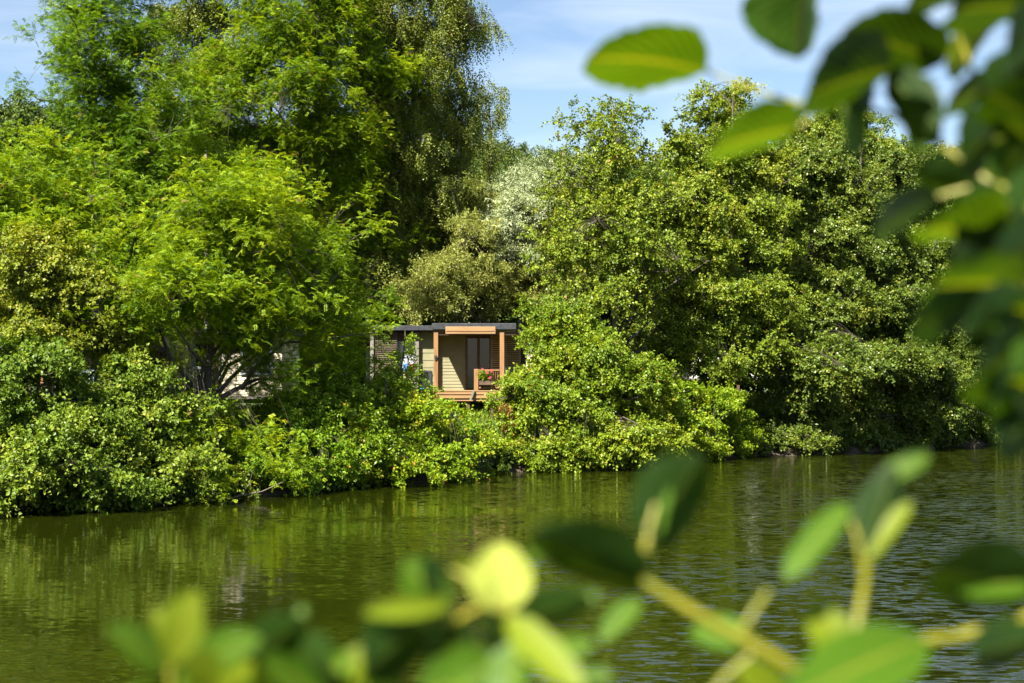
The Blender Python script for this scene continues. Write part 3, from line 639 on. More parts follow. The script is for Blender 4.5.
# door: frame, glass leafs
df = MB(); xd0, xd1 = X_(466, Yw - .0), X_(491, Yw)
for a, b_ in ((xd0 - .02, xd0 + .06), (xd1 - .06, xd1), ((xd0 + xd1) / 2 - .05, (xd0 + xd1) / 2 + .05)):
    df.box(a, b_, Yw - .06, Yw + .04, zd + .002, zr - .24)
df.box(xd0 - .02, xd1, Yw - .055, Yw + .035, zr - .235, zr - .1)
dfo = cb(df, 'door', M['browndark'])
gp = MB(); gp.box(xd0 + .065, (xd0 + xd1) / 2 - .055, Yw - .02, Yw - .005, zd + .06, zr - .25); cb(gp, 'pane', M['glass'], dfo).location = (0, 0, 0)
gp = MB(); gp.box((xd0 + xd1) / 2 + .055, xd1 - .065, Yw - .02, Yw - .005, zd + .06, zr - .25); cb(gp, 'pane', M['glass'], dfo)
cu = MB(); cu.box(xd0 + .08, xd0 + .42, Yw + .01, Yw + .03, zd + .1, zr - .3); cu.box(xd1 - .5, xd1 - .15, Yw + .01, Yw + .03, zd + .1, zr - .3); cb(cu, 'curtain', M['grey'], dfo)
# slatted screens
def screen(x0, x1, y, z0, z1, name='slat_screen', step=.085, mat='slat'):
    mb = MB(); z = z0
    while z < z1:
        mb.box(x0, x1, y - .015, y + .015, z, z + step * .52); z += step
    for f_ in (0, .5, 1):
        x = x0 + (x1 - x0) * f_; mb.box(x - .03, x + .03, y + .018, y + .06, z0, z1)
    cb(mb, name, M[mat])
screen(X_(491.5, Yp + 1.5), X_(520, Yp + 1.5), Yp + 1.5, zd, zr - .1)
screen(X_(375, Yl), X_(397, Yl), Yp + 1.7, Z_(379, Yl), zr - .02, mat='slat_shaded')
mb = MB(); mb.box(X_(371, Yl), X_(374.4, Yl), Yp + 1.6, Yp + 1.76, gz - .3, zr, .01); cb(mb, 'post', M['grey'])
mb = MB(); mb.box(X_(415, Yl), X_(419.2, Yl), Yp + 1.72, Yp + 1.9, gz - .3, zr, .01); cb(mb, 'post', M['grey'])
# left window with cloth hung below it
yw2 = Yp + 2.0
wf = MB(); x0, x1 = X_(398.5, yw2), X_(415.5, yw2)
for a in (x0, (x0 + x1) / 2 - .03, x1 - .06): wf.box(a, a + .06, yw2 - .05, yw2 + .03, Z_(366), Z_(342))
wf.box(x0, x1, yw2 - .045, yw2 + .025, Z_(342) + .002, Z_(340)); wf.box(x0, x1, yw2 - .045, yw2 + .025, Z_(367.6), Z_(366) - .002)
wfo = cb(wf, 'window', M['bluegrey'])
mb = MB(); mb.box(x0 + .065, x1 - .065, yw2 + .005, yw2 + .02, Z_(366), Z_(342)); cb(mb, 'curtain', M['curtain'], wfo)
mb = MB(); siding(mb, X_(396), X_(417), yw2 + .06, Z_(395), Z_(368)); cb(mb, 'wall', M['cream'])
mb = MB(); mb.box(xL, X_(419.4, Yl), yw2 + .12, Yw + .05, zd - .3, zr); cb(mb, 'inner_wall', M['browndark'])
# small low window in the cream wall
yq = Yl - .06
mb = MB(); x0, x1 = X_(420.2, yq), X_(431.6, yq)
mb.box(x0, x0 + .06, yq - .02, yq + .03, Z_(393), Z_(372)); mb.box(x1 - .12, x1, yq - .02, yq + .03, Z_(393), Z_(372)); mb.box(x0, x1, yq - .018, yq + .028, Z_(372) + .002, Z_(370.4))
wo = cb(mb, 'window', M['charcoal']); mb = MB(); mb.box(x0 + .065, x1 - .125, yq + .0, yq + .012, Z_(393), Z_(372)); cb(mb, 'pane', M['glass'], wo)

def towel(name, x0, x1, y, z0, z1, mat, label):
    n = 14; u = np.linspace(0, 1, n); V = []
    for z, k in ((z1, 0), ((z0 + z1) / 2, .6), (z0, 1)):
        for t in u: V.append((x0 + (x1 - x0) * t, y + .03 * math.sin(t * 17) * (.3 + k) , z - .02 * math.sin(t * 9) * k))
    V = np.array(V); V2 = V + [0, .012, 0]; i = np.arange(len(V)).reshape(3, n)
    Q = np.stack([i[:-1, :-1], i[:-1, 1:], i[1:, 1:], i[1:, :-1]], -1).reshape(-1, 4)
    mb = MB(); mb.add(V, Q); mb.add(V2, Q[:, ::-1]); return tag(mb.build(name, mat), label, 'towel', 'towels drying under the cabin window')
towel('towel', X_(403.5, yw2), X_(408.5, yw2), yw2 - .12, Z_(369.5), Z_(363), M['blue'], 'blue towel hanging below the pale window')
towel('towel', X_(409, yw2), X_(415, yw2), yw2 - .12, Z_(368.5), Z_(363.5), M['pinkred'], 'crimson towel hanging below the pale window')
mb = MB(); q = np.array([X_(425.5, Yl), Yp + 1.5, 0]); zq = Z_(397)
prof = [(.0, 0), (.12, 0), (.15, .02), (.19, .30), (.21, .31), (.20, .33), (.17, .325), (.14, .06), (0, .05)]
V = []; S = 16
for r_, z in prof:
    for k in range(S): V.append((q[0] + r_ * math.cos(k * 2 * math.pi / S), q[1] + r_ * math.sin(k * 2 * math.pi / S), zq + z))
Q = [(i * S + k, i * S + (k + 1) % S, (i + 1) * S + (k + 1) % S, (i + 1) * S + k) for i in range(len(prof) - 1) for k in range(S)]
mb.add(V, Q); tag(mb.build('bucket', M['teal'], None, True), 'teal bucket standing by the low window of the wooden cabin', 'bucket')
# platform it stands on is part of the cabin
mb = MB(); mb.box(X_(398), X_(433), Yp + 1.1, Yp + 1.85, zq - .05, zq - .002); mb.box(X_(401), X_(403), Yp + 1.3, Yp + 1.4, gz - .3, zq - .05); mb.box(X_(429), X_(431), Yp + 1.3, Yp + 1.4, gz - .3, zq - .05); cb(mb, 'side_deck', M['browndark'])

# chair on the porch
def chair(x, y, z, mat, label, rz=0.3):
    r = root('garden_chair', label, 'chair', (x, y, z), rz)
    mb = MB(); mb.box(-.24, .24, -.22, .24, .42, .45, .01); mb.build('seat', mat, r)
    mb = MB()
    for k in range(5): mb.box(-.22 + k * .095, -.17 + k * .095, .235, .255, .47, .93)
    mb.box(-.24, .24, .23, .26, .90, .96, .008); mb.build('backrest', mat, r)
    for sx_ in (-.22, .22):
        for sy_ in (-.2, .22):
            mb = MB(); mb.tube([(sx_, sy_, .42), (sx_ * 1.12, sy_ * 1.15, 0)], .014, 6); mb.build('leg', mat, r)
    for sx_ in (-.26, .26):
        mb = MB(); mb.box(sx_ - .02, sx_ + .02, -.2, .24, .64, .665, .006); mb.build('armrest', mat, r)
chair(X_(509), Yp + .75, zd, M['bluegrey'], 'blue grey garden chair on the porch behind the right timber post')
# flowers in a box on the rail
fb = root('flower_box', 'box of small red flowers hanging on the porch railing', 'planter', (X_(486), Yp - .34, zd + .22))
mb = MB(); mb.box(-.26, .26, -.09, .09, 0, .16, .01); mb.build('box', M['browndark'], fb)
cc = np.array([(X_(486) + rng.uniform(-.26, .26), Yp - .34 + rng.uniform(-.08, .08), zd + .22 + rng.uniform(.2, .52)) for _ in range(22)])
make_leaves('foliage', cc, unit(np.tile([0, -.3, 1.], (22, 1)) + .5 * rnd(22)), rng.random(22), 'shrub', M['shrub'], fb, .3, .6)
for k in range(9):
    fl = MB()
    c = np.array([rng.uniform(-.26, .26), -.1 + rng.uniform(-.06, .04), .16 + rng.uniform(.1, .5)])
    for j in range(5):
        a = j * 2 * math.pi / 5; a2 = a + .9
        fl.add([c, c + [.035 * math.cos(a), -.015, .035 * math.sin(a)], c + [.045 * math.cos((a + a2) / 2), -.02, .045 * math.sin((a + a2) / 2)], c + [.035 * math.cos(a2), -.015, .035 * math.sin(a2)]], [(0, 1, 2, 3)])
    fl.build('flower', M['pinkred'], fb)

def plain_cabin(px, Y, wpx, py_deck, py_roof, wall, trim, label, name='holiday_cabin', rail=None, d=4.0, band=None, openings=()):
    s = Y / F; w = wpx * s; x = X_(px, Y); zd_ = Z_(py_deck, Y); zr_ = Z_(py_roof, Y); g = float(ground_z(x, Y)) - .1
    r = root(name, label, 'cabin', (x, Y, g)); zd_ -= g; zr_ -= g
    mb = MB(); siding(mb, -w / 2, w / 2, .0, zd_ - .25, zr_, .16); mb.box(-w / 2, w / 2, .052, d, zd_ - .25, zr_ - .005); mb.build('wall', wall, r)
    mb = MB(); mb.box(-w / 2 - .25, w / 2 + .25, -.5, d + .2, zr_ + .002, zr_ + .17, .02); mb.build('roof', M['charcoal'], r)
    mb = MB(); mb.box(-w / 2, w / 2, -1.4, -.03, zd_ - .09, zd_, .01); mb.build('deck', M['grey'], r)
    for f_ in (-.46, -.15, .15, .46):
        mb = MB(); mb.box(f_ * w - .07, f_ * w + .07, -1.2, -1.05, -.2, zd_ - .09); mb.build('pile', M['browndark'], r)
    for (ox, ow, oz0, oz1, kind) in openings:
        mb = MB()
        for a, b_ in ((ox - ow / 2, ox - ow / 2 + .07), (ox + ow / 2 - .07, ox + ow / 2)): mb.box(a, b_, -.075, -.025, zd_ + oz0, zd_ + oz1)
        mb.box(ox - ow / 2, ox + ow / 2, -.07, -.026, zd_ + oz1 + .002, zd_ + oz1 + .07); mb.box(ox - ow / 2, ox + ow / 2, -.07, -.026, zd_ + oz0 - .07, zd_ + oz0 - .002)
        wn = mb.build(kind, trim, r); mb = MB(); mb.box(ox - ow / 2 + .07, ox + ow / 2 - .07, -.055, -.035, zd_ + oz0, zd_ + oz1); mb.build('pane', M['glass'], wn)
    if rail:
        x0, x1 = rail; mb = MB(); mb.box(x0, x1, -1.4, -1.33, zd_ + .92, zd_ + 1.0, .01); mb.box(x0, x1, -1.39, -1.34, zd_ + .08, zd_ + .13)
        for k in range(int((x1 - x0) / .13)): mb.box(x0 + k * .13, x0 + k * .13 + .03, -1.38, -1.35, zd_ + .13, zd_ + .92)
        mb.build('railing', trim, r)
        for xx in (x0, x1):
            mb = MB(); mb.box(xx - .06, xx + .06, -1.42, -1.30, zd_ + .002, zr_, .01); mb.build('post', M['wood'], r)
    if band is not None:
        mb = MB(); mb.box(-w / 2 + .003, w / 2 - .003, -.035, -.026, zd_ - .1, zd_ + .08); mb.build('trim_band', band, r)
    return r
plain_cabin(222, shore(222) + 8.5, 120, 396, 334, M['cream2'], M['bluegrey'], 'pale beige cabin glimpsed between the boughs behind the forked locust trunk', rail=(-1.9, .1), openings=[(-.5, .9, .1, 1.95, 'door'), (1.2, 1.1, .8, 1.8, 'window')])
plain_cabin(85, shore(85) + 7, 90, 402, 350, M['browndark'], M['bluegrey'], 'dark brown cabin with blue grey frame half hidden behind the hazel', rail=(-.9, .9), openings=[(0, 1.0, .1, 1.7, 'door')])
plain_cabin(548, 64, 62, 371, 334, M['cream2'], M['white'], 'cream cabin with a red band just right of the timber porch', band=M['red'], openings=[(.5, .9, .6, 1.5, 'window')])
plain_cabin(760, shore(760) + 12, 170, 378, 336, M['white'], M['grey'], 'white cabin barely visible through gaps in the alder leaves', openings=[(-1.5, 1.2, .7, 1.6, 'window'), (1.4, 1.2, .7, 1.6, 'window')])

# ------------------------------------------------------------------ near leaves: alder branch on the right, shrubs below
def big_leaf_mat(name, base, vein, trans=.5, tmul=(2.0, 1.7, .25)):
    m, nt, out = mat_new(name)
    uv = N(nt, 'ShaderNodeTexCoord'); sp = N(nt, 'ShaderNodeSeparateXYZ'); nt.links.new(uv.outputs['UV'], sp.inputs[0])
    ab = N(nt, 'ShaderNodeMath', operation='ABSOLUTE'); nt.links.new(sp.outputs['X'], ab.inputs[0])
    mr1 = N(nt, 'ShaderNodeMapRange'); mr1.inputs['From Min'].default_value = .03; mr1.inputs['From Max'].default_value = .075; mr1.inputs['To Min'].default_value = 1; mr1.inputs['To Max'].default_value = 0
    nt.links.new(ab.outputs[0], mr1.inputs['Value'])
    ml = N(nt, 'ShaderNodeMath', operation='MULTIPLY_ADD'); ml.inputs[1].default_value = -.55; nt.links.new(ab.outputs[0], ml.inputs[0]); nt.links.new(sp.outputs['Y'], ml.inputs[2])
    fr = N(nt, 'ShaderNodeMath', operation='MULTIPLY'); fr.inputs[1].default_value = 8; nt.links.new(ml.outputs[0], fr.inputs[0])
    fr2 = N(nt, 'ShaderNodeMath', operation='PINGPONG'); fr2.inputs[1].default_value = .5; nt.links.new(fr.outputs[0], fr2.inputs[0])
    mr2 = N(nt, 'ShaderNodeMapRange'); mr2.inputs['From Min'].default_value = .04; mr2.inputs['From Max'].default_value = .12; mr2.inputs['To Min'].default_value = .7; mr2.inputs['To Max'].default_value = 0; nt.links.new(fr2.outputs[0], mr2.inputs['Value'])
    mxm = N(nt, 'ShaderNodeMath', operation='MAXIMUM'); nt.links.new(mr1.outputs[0], mxm.inputs[0]); nt.links.new(mr2.outputs[0], mxm.inputs[1])
    no = N(nt, 'ShaderNodeTexNoise'); no.inputs['Scale'].default_value = 3; no.inputs['Detail'].default_value = 5; nt.links.new(uv.outputs['Object'], no.inputs['Vector'])
    b2 = tuple(c * 1.5 for c in base); r = ramp(nt, [(.3, tuple(c * .6 for c in base)), (.5, base), (.68, b2), (.72, b2), (.76, (base[0] * 3, base[1] * 1.3, base[2]))]); nt.links.new(no.outputs['Fac'], r.inputs['Fac'])
    mx = N(nt, 'ShaderNodeMix', data_type='RGBA'); nt.links.new(mxm.outputs[0], mx.inputs['Factor']); nt.links.new(r.outputs[0], mx.inputs['A']); mx.inputs['B'].default_value = (*vein, 1)
    p = N(nt, 'ShaderNodeBsdfPrincipled'); p.inputs['Roughness'].default_value = .48; p.inputs['Specular IOR Level'].default_value = .28; nt.links.new(mx.outputs['Result'], p.inputs['Base Color'])
    bu = N(nt, 'ShaderNodeBump'); bu.inputs['Strength'].default_value = .5; bu.inputs['Distance'].default_value = .001; nt.links.new(mxm.outputs[0], bu.inputs['Height']); nt.links.new(bu.outputs[0], p.inputs['Normal'])
    mu = N(nt, 'ShaderNodeMix', data_type='RGBA', blend_type='MULTIPLY'); mu.inputs['Factor'].default_value = 1; nt.links.new(mx.outputs['Result'], mu.inputs['A']); mu.inputs['B'].default_value = (*tmul, 1)
    t = N(nt, 'ShaderNodeBsdfTranslucent'); nt.links.new(mu.outputs['Result'], t.inputs['Color'])
    ms = N(nt, 'ShaderNodeMixShader'); ms.inputs[0].default_value = trans; nt.links.new(p.outputs[0], ms.inputs[1]); nt.links.new(t.outputs[0], ms.inputs[2]); nt.links.new(ms.outputs[0], out.inputs['Surface'])
    return m
BM = {'d': big_leaf_mat('shaded_green_leaf', (.010, .034, .004), (.07, .10, .010), .40), 'g': big_leaf_mat('green_leaf', (.038, .105, .005), (.18, .20, .02), .45),  # the darkest one carries the shade of neighbouring leaves in its colour
      'm': big_leaf_mat('mid_green_leaf', (.028, .080, .005), (.15, .17, .02), .45),
      'y': big_leaf_mat('yellow_green_leaf', (.12, .175, .006), (.25, .25, .02), .45, (1.6, 1.4, .25)), 'p': big_leaf_mat('pale_young_leaf', (.42, .48, .08), (.52, .52, .14), .45, (1.3, 1.2, .5))}
M['twig'] = solid_mat('yellow_green_twig', (.11, .12, .008), (.20, .185, .012), 30, (1, 1, 1), .45, .1)
M['twig_brown'] = solid_mat('brown_twig', (.16, .09, .03), (.30, .19, .05), 30, (1, 1, 1), .6, .1)

def near_leaf(parent, b, t, wpx, d0, d1, kind='d', roll=0.0, cup=None, bend=None):
    cup = rng.uniform(.1, .32) if cup is None else cup; bend = rng.uniform(.05, .3) if bend is None else bend
    B = at(b[0], b[1], d0); T = at(t[0], t[1], d1); ax = T - B; L = np.linalg.norm(ax); ax = ax / L
    view = unit((B + T) / 2 - CAM)
    away = unit(view - ax * np.dot(view, ax)); up = np.cross(ax, away)
    if up[2] < 0: up = -up
    nrm = away * math.cos(roll) + up * math.sin(abs(roll)) if roll >= 0 else -away * math.cos(roll) + up * math.sin(abs(roll))
    nrm = unit(nrm); side = unit(np.cross(nrm, ax))
    W = wpx * (d0 + d1) / 2 / F * 1.05 / max(math.cos(roll), .5)
    nu, nv = 13, 17; V = []; UV = []
    ph = rng.uniform(0, 6.28)
    for j in range(nv):
        v = j / (nv - 1)
        w = (math.sin(math.pi * v ** .95) ** .5) * (1 + .05 * math.sin(v * 11 + ph)) if 0 < v < 1 else 0
        w = max(w, .02 if v < .5 else .015)
        for i in range(nu):
            u = (i / (nu - 1) - .5) * 2
            ser = 1 + (.05 * math.sin(v * 48 + u) + .05 * math.sin(v * 17 + ph * u) if abs(u) > .95 else 0) + .10 * u * math.sin(ph)
            x = u * w * W * .5 * ser
            z = cup * W * .6 * (abs(u) ** 1.4) * w - bend * L * (v ** 2) * .6 + .015 * W * math.sin(v * 9 + ph + u * 3) * abs(u)
            z += -.010 * W * math.cos(v * 45 - abs(u) * 14) * min(abs(u) * 3, 1) 
            V.append(B + ax * (v * L * (1 - .12 * bend)) + side * x + nrm * z); UV.append((u, v))
    V = np.array(V); i = np.arange(nu * nv).reshape(nv, nu); Q = np.stack([i[:-1, :-1], i[:-1, 1:], i[1:, 1:], i[1:, :-1]], -1).reshape(-1, 4)
    me = np_mesh('leaf', V - np.array(parent.location), Q, True, None, np.array(UV))
    return link('leaf', me, BM[kind], parent)

def near_tube(parent, pts, rpx, mat='twig', name='twig', r_m=None):
    P = [at(p[0], p[1], p[2]) for p in pts]; R = [.74 * r_ * p[2] / F for r_, p in zip(rpx, pts)]
    # smooth by catmull rom
    P = np.array(P); n = len(P); Q = []; RR = []
    for k in range(n - 1):
        p0, p1, p2, p3 = P[max(k - 1, 0)], P[k], P[k + 1], P[min(k + 2, n - 1)]
        for t in np.linspace(0, 1, 6, endpoint=False):
            Q.append(.5 * ((2 * p1) + (-p0 + p2) * t + (2 * p0 - 5 * p1 + 4 * p2 - p3) * t * t + (-p0 + 3 * p1 - 3 * p2 + p3) * t ** 3)); RR.append(R[k] * (1 - t) + R[k + 1] * t)
    Q.append(P[-1]); RR.append(R[-1])
    mb = MB(); V, F_ = tubes(np.array([Q]), np.array([RR]), 8); mb.add(V - np.array(parent.location), F_)
    return mb.build(name, M[mat], parent, True)

# --- overhanging alder at the right
zt0 = float(ground_z(2.3, 1.9))
na = root('alder_tree', 'near alder whose blurred dark leaves hang into the upper right of the view', 'tree', (2.3, 1.9, zt0 - .1))
mb = MB(); mb.tube([(0, 0, -.2), (.05, 0, 1.0), (-.05, .05, 2.2), (.1, 0, 3.6), (0, .1, 5.2)], [.16, .13, .11, .08, .03], 12); mb.build('trunk', M['bark'], na, True)
near_tube(na, [(2800, -140, 1.9), (1700, 60, 1.5), (1200, 150, 1.2), (1060, 190, 1.12), (1000, 188, 1.12), (962, 160, 1.14), (905, 120, 1.18), (850, 108, 1.2), (800, 104, 1.24)], [40, 20, 11, 9, 7, 5, 4, 3, 3], 'twig', 'branch')
near_tube(na, [(1010, 190, 1.12), (975, 188, 1.13), (936, 197, 1.14)], [7, 5, 3.5])
near_tube(na, [(1030, 188, 1.12), (1004, 150, 1.14), (985, 100, 1.18), (968, 60, 1.2), (955, 20, 1.2), (962, -20, 1.2)], [7, 6, 4, 4, 3, 3])
near_tube(na, [(1700, 420, 1.4), (1250, 330, 1.1), (1060, 290, 1.02), (1010, 284, 1.02), (975, 276, 1.04)], [20, 10, 7, 6, 4], 'twig', 'branch')
near_tube(na, [(1700, 60, 1.5), (1650, 240, 1.5), (1700, 420, 1.4)], [16, 16, 18], 'twig_brown')
near_tube(na, [(1012, 192, 1.12), (1008, 240, 1.08), (1012, 284, 1.02)], [4, 4, 4])
near_tube(na, [(1060, 292, 1.02), (1048, 350, 1.0), (1045, 430, 1.0)], [5, 4, 3])
near_tube(na, [(706, 70, 1.3), (745, 86, 1.28), (800, 104, 1.24)], [2.2, 2.2, 3], name='petiole')
near_tube(na, [(798, 128, 1.22), (812, 116, 1.22), (830, 107, 1.22)], [2, 2, 3], name='petiole')
LV = [((706, 71), (578, 38), 66, 1.30, 1.24, 'g', .35), ((798, 128), (704, 142), 46, 1.22, 1.16, 'g', .5), ((806, -28), (792, 60), 66, 1.22, 1.24, 'g', .2),
      ((944, 62), (840, 24), 62, 1.2, 1.14, 'd', .3), ((893, 68), (798, 92), 66, 1.16, 1.1, 'd', .2), ((950, 78), (984, 22), 24, 1.2, 1.22, 'y', .7),
      ((886, 74), (942, 130), 42, 1.18, 1.14, 'd', -.3), ((1040, 8), (948, 2), 70, 1.16, 1.12, 'd', .1), ((968, -14), (900, 2), 34, 1.2, 1.16, 'd', .2),
      ((1004, 82), (938, 104), 32, 1.18, 1.12, 'd', .5), ((1040, 128), (984, 82), 58, 1.1, 1.08, 'd', .2), ((1002, 118), (958, 166), 48, 1.14, 1.1, 'd', -.2),
      ((938, 196), (838, 232), 34, 1.12, 1.0, 'd', .6), ((972, 184), (914, 172), 34, 1.14, 1.16, 'd', .3), ((1000, 235), (918, 222), 52, 1.08, 1.02, 'g', .3),
      ((1005, 212), (944, 264), 48, 1.08, 1.04, 'd', .1), ((1018, 250), (1002, 206), 42, 1.04, 1.08, 'y', .4), ((1030, 285), (922, 274), 44, 1.02, .96, 'g', .6),
      ((1004, 288), (896, 326), 50, 1.02, .95, 'd', .3), ((1040, 306), (952, 338), 56, 1.0, .96, 'd', .2), ((1046, 344), (958, 368), 54, 1.0, .95, 'd', .2),
      ((1050, 384), (978, 398), 50, 1.0, .95, 'd', .3), ((1046, 420), (984, 444), 46, 1.0, .96, 'd', .1), ((1024, 298), (1010, 356), 42, 1.0, .97, 'g', -.2),
      ((1050, 44), (1000, 78), 42, 1.12, 1.1, 'd', .3), ((1050, 170), (1010, 230), 46, 1.08, 1.04, 'd', .2), ((1060, 230), (985, 262), 50, 1.04, 1.0, 'd', .3), ((1000, 130), (1010, 176), 22, 1.12, 1.12, 'y', .6),
      ((1060, 320), (1010, 300), 50, .98, .98, 'g', .3), ((1060, 400), (1006, 372), 46, .98, .96, 'g', .2), ((842, 106), (868, 150), 30, 1.2, 1.16, 'g', .3),
      ((1008, 196), (958, 214), 36, 1.12, 1.08, 'd', .3), ((1010, 240), (968, 240), 38, 1.08, 1.06, 'g', .3), ((1012, 282), (940, 300), 44, 1.02, 1.0, 'd', .3), ((985, 284), (948, 250), 34, 1.02, 1.04, 'd', .2), ((1046, 360), (1000, 330), 48, 1.0, .98, 'd', .1),
      ((1048, 400), (960, 382), 40, 1.0, .97, 'd', .1), ((1044, 440), (1000, 410), 44, 1.0, .98, 'g', .1), ((1020, 60), (990, 108), 44, 1.14, 1.12, 'd', .1), ((1040, 90), (1012, 50), 40, 1.12, 1.12, 'd', .1), ((905, 118), (925, 152), 26, 1.18, 1.16, 'g', .2),
      ((960, 30), (1000, -10), 44, 1.2, 1.18, 'd', .1), ((960, 160), (985, 130), 24, 1.14, 1.14, 'y', .1), ((930, 148), (905, 92), 34, 1.16, 1.14, 'd', .1), ((1000, 186), (1024, 140), 40, 1.12, 1.12, 'g', .1), ((860, 60), (850, 112), 44, 1.18, 1.18, 'd', .1), ((1012, 225), (962, 196), 40, 1.1, 1.08, 'd', 0), ((1046, 270), (994, 244), 44, 1.06, 1.02, 'd', 0), ((1046, 330), (984, 318), 48, 1.0, .97, 'd', 0), ((1010, 290), (972, 352), 44, 1.0, .98, 'd', 0),
      ((1048, 372), (1008, 408), 44, .99, .96, 'd', 0), ((1046, 350), (1010, 384), 40, .98, .97, 'm', 0), ((1008, 200), (990, 250), 40, 1.08, 1.05, 'd', 0), ((990, 190), (960, 228), 30, 1.1, 1.06, 'd', 0), ((1046, 20), (1004, 46), 44, 1.12, 1.1, 'd', 0), ((1040, 150), (1006, 112), 44, 1.1, 1.08, 'd', 0)]
for b_, t_, w, d0, d1, k, ro_ in LV: near_leaf(na, b_, t_, w * 1.1, d0, d1, 'm' if k == 'g' else k, rng.uniform(.6, .95) if k != 'd' else rng.uniform(.3, .8))
# its crown overhead, out of the frame, shading the hanging leaves
n = 105; C = np.stack([rng.uniform(-.42, 3.0, n), rng.uniform(-.9, 2.8, n), rng.uniform(4.7, 6.6, n)], 1)
C[:, 2] += np.maximum(0, C[:, 1] - 1.0) * .35
make_leaves('crown', C, unit(rnd(n) + [0, 0, .5]), rng.random(n), 'alder', M['alder'], na, .62, .8)
zc = zt0 - .1
P = []; R = []
for c in C[:26]:
    a = np.array([2.3, 1.95, min(c[2] - .6, zc + 5)]); u = np.linspace(0, 1, 5)[:, None]; P.append(a + (c - a) * u + np.array([0, 0, .15]) * np.sin(u * 3.14)); R.append(np.linspace(.03, .006, 5))
V, Q = tubes(np.array(P), np.array(R), 5); mb = MB(); mb.add(V - np.array(na.location), Q); mb.build('branches', M['bark'], na, True)

# --- shrubs on the near bank
def near_shrub(x, y, label, stems, leaves, seed_pts):
    g = float(ground_z(x, y)); r = root('bank_shrub', label, 'shrub', (x, y, g), 0, 'near shrubs along the bottom of the view')
    for pts, rad, mt in stems: near_tube(r, pts, rad, mt, 'stem')
    for b_, t_, w, d0, d1, k, ro_ in leaves: near_leaf(r, b_, t_, w * (.88 if k == 'y' else 1.05), d0, d1, k, -rng.uniform(.2, .7) if k != 'd' else rng.uniform(.2, .9))
    # woody stems from the ground
    for (px, py, dd) in seed_pts:
        e = at(px, py, dd) - np.array(r.location); mb = MB()
        mb.tube([(0, 0, -.1), tuple(e * [.25, .25, .4]), tuple(e * [.7, .7, .75]), tuple(e)], [.016, .012, .009, .006], 7); mb.build('woody_stem', M['twig_brown'], r, True)
    n = 36; C = np.stack([x + rng.uniform(-.35, .35, n), y + rng.uniform(-.2, .25, n), g + rng.uniform(.3, 1.02, n)], 1)
    make_leaves('lower_foliage', C, unit(rnd(n) + [0, 0, .4]), rng.random(n), 'shrub', M['shrub'], r, .42, .7)
    return r
near_shrub(-.16, .84, 'blurred young shrub with upright yellow green leaf pairs at the lower left corner',
    [([(168, 830, .86), (172, 720, .86), (170, 664, .86)], [6, 5, 3.5], 'twig'), ([(172, 720, .86), (230, 690, .85), (255, 656, .84)], [4, 3, 2.5], 'twig'), ([(330, 830, .86), (335, 700, .85), (320, 650, .85), (300, 615, .85)], [6, 4, 3, 2.5], 'twig')],
    [((166, 668), (113, 624), 30, .86, .84, 'g', .5), ((174, 664), (192, 590), 48, .86, .85, 'y', .15), ((176, 668), (152, 606), 22, .86, .87, 'y', .5), ((192, 662), (254, 638), 32, .85, .82, 'g', .2), ((222, 712), (196, 652), 52, .84, .82, 'y', .2), ((214, 706), (250, 662), 34, .84, .82, 'y', .3),
     ((250, 660), (308, 610), 46, .85, .84, 'd', -.4), ((296, 660), (300, 602), 16, .85, .86, 'g', .6), ((336, 706), (262, 656), 34, .85, .82, 'g', .3), ((336, 704), (360, 642), 28, .85, .85, 'y', .4), ((300, 648), (345, 668), 36, .84, .8, 'd', .2), ((280, 720), (232, 690), 30, .83, .8, 'g', .1), ((160, 712), (128, 690), 26, .86, .85, 'g', .1), ((345, 700), (392, 640), 24, .85, .84, 'y', .1), ((236, 690), (268, 668), 26, .85, .84, 'y', .1), ((302, 690), (292, 650), 28, .86, .85, 'd', .1), ((178, 690), (208, 672), 30, .85, .84, 'g', .1)],
    [(168, 830, .86), (330, 830, .86)])
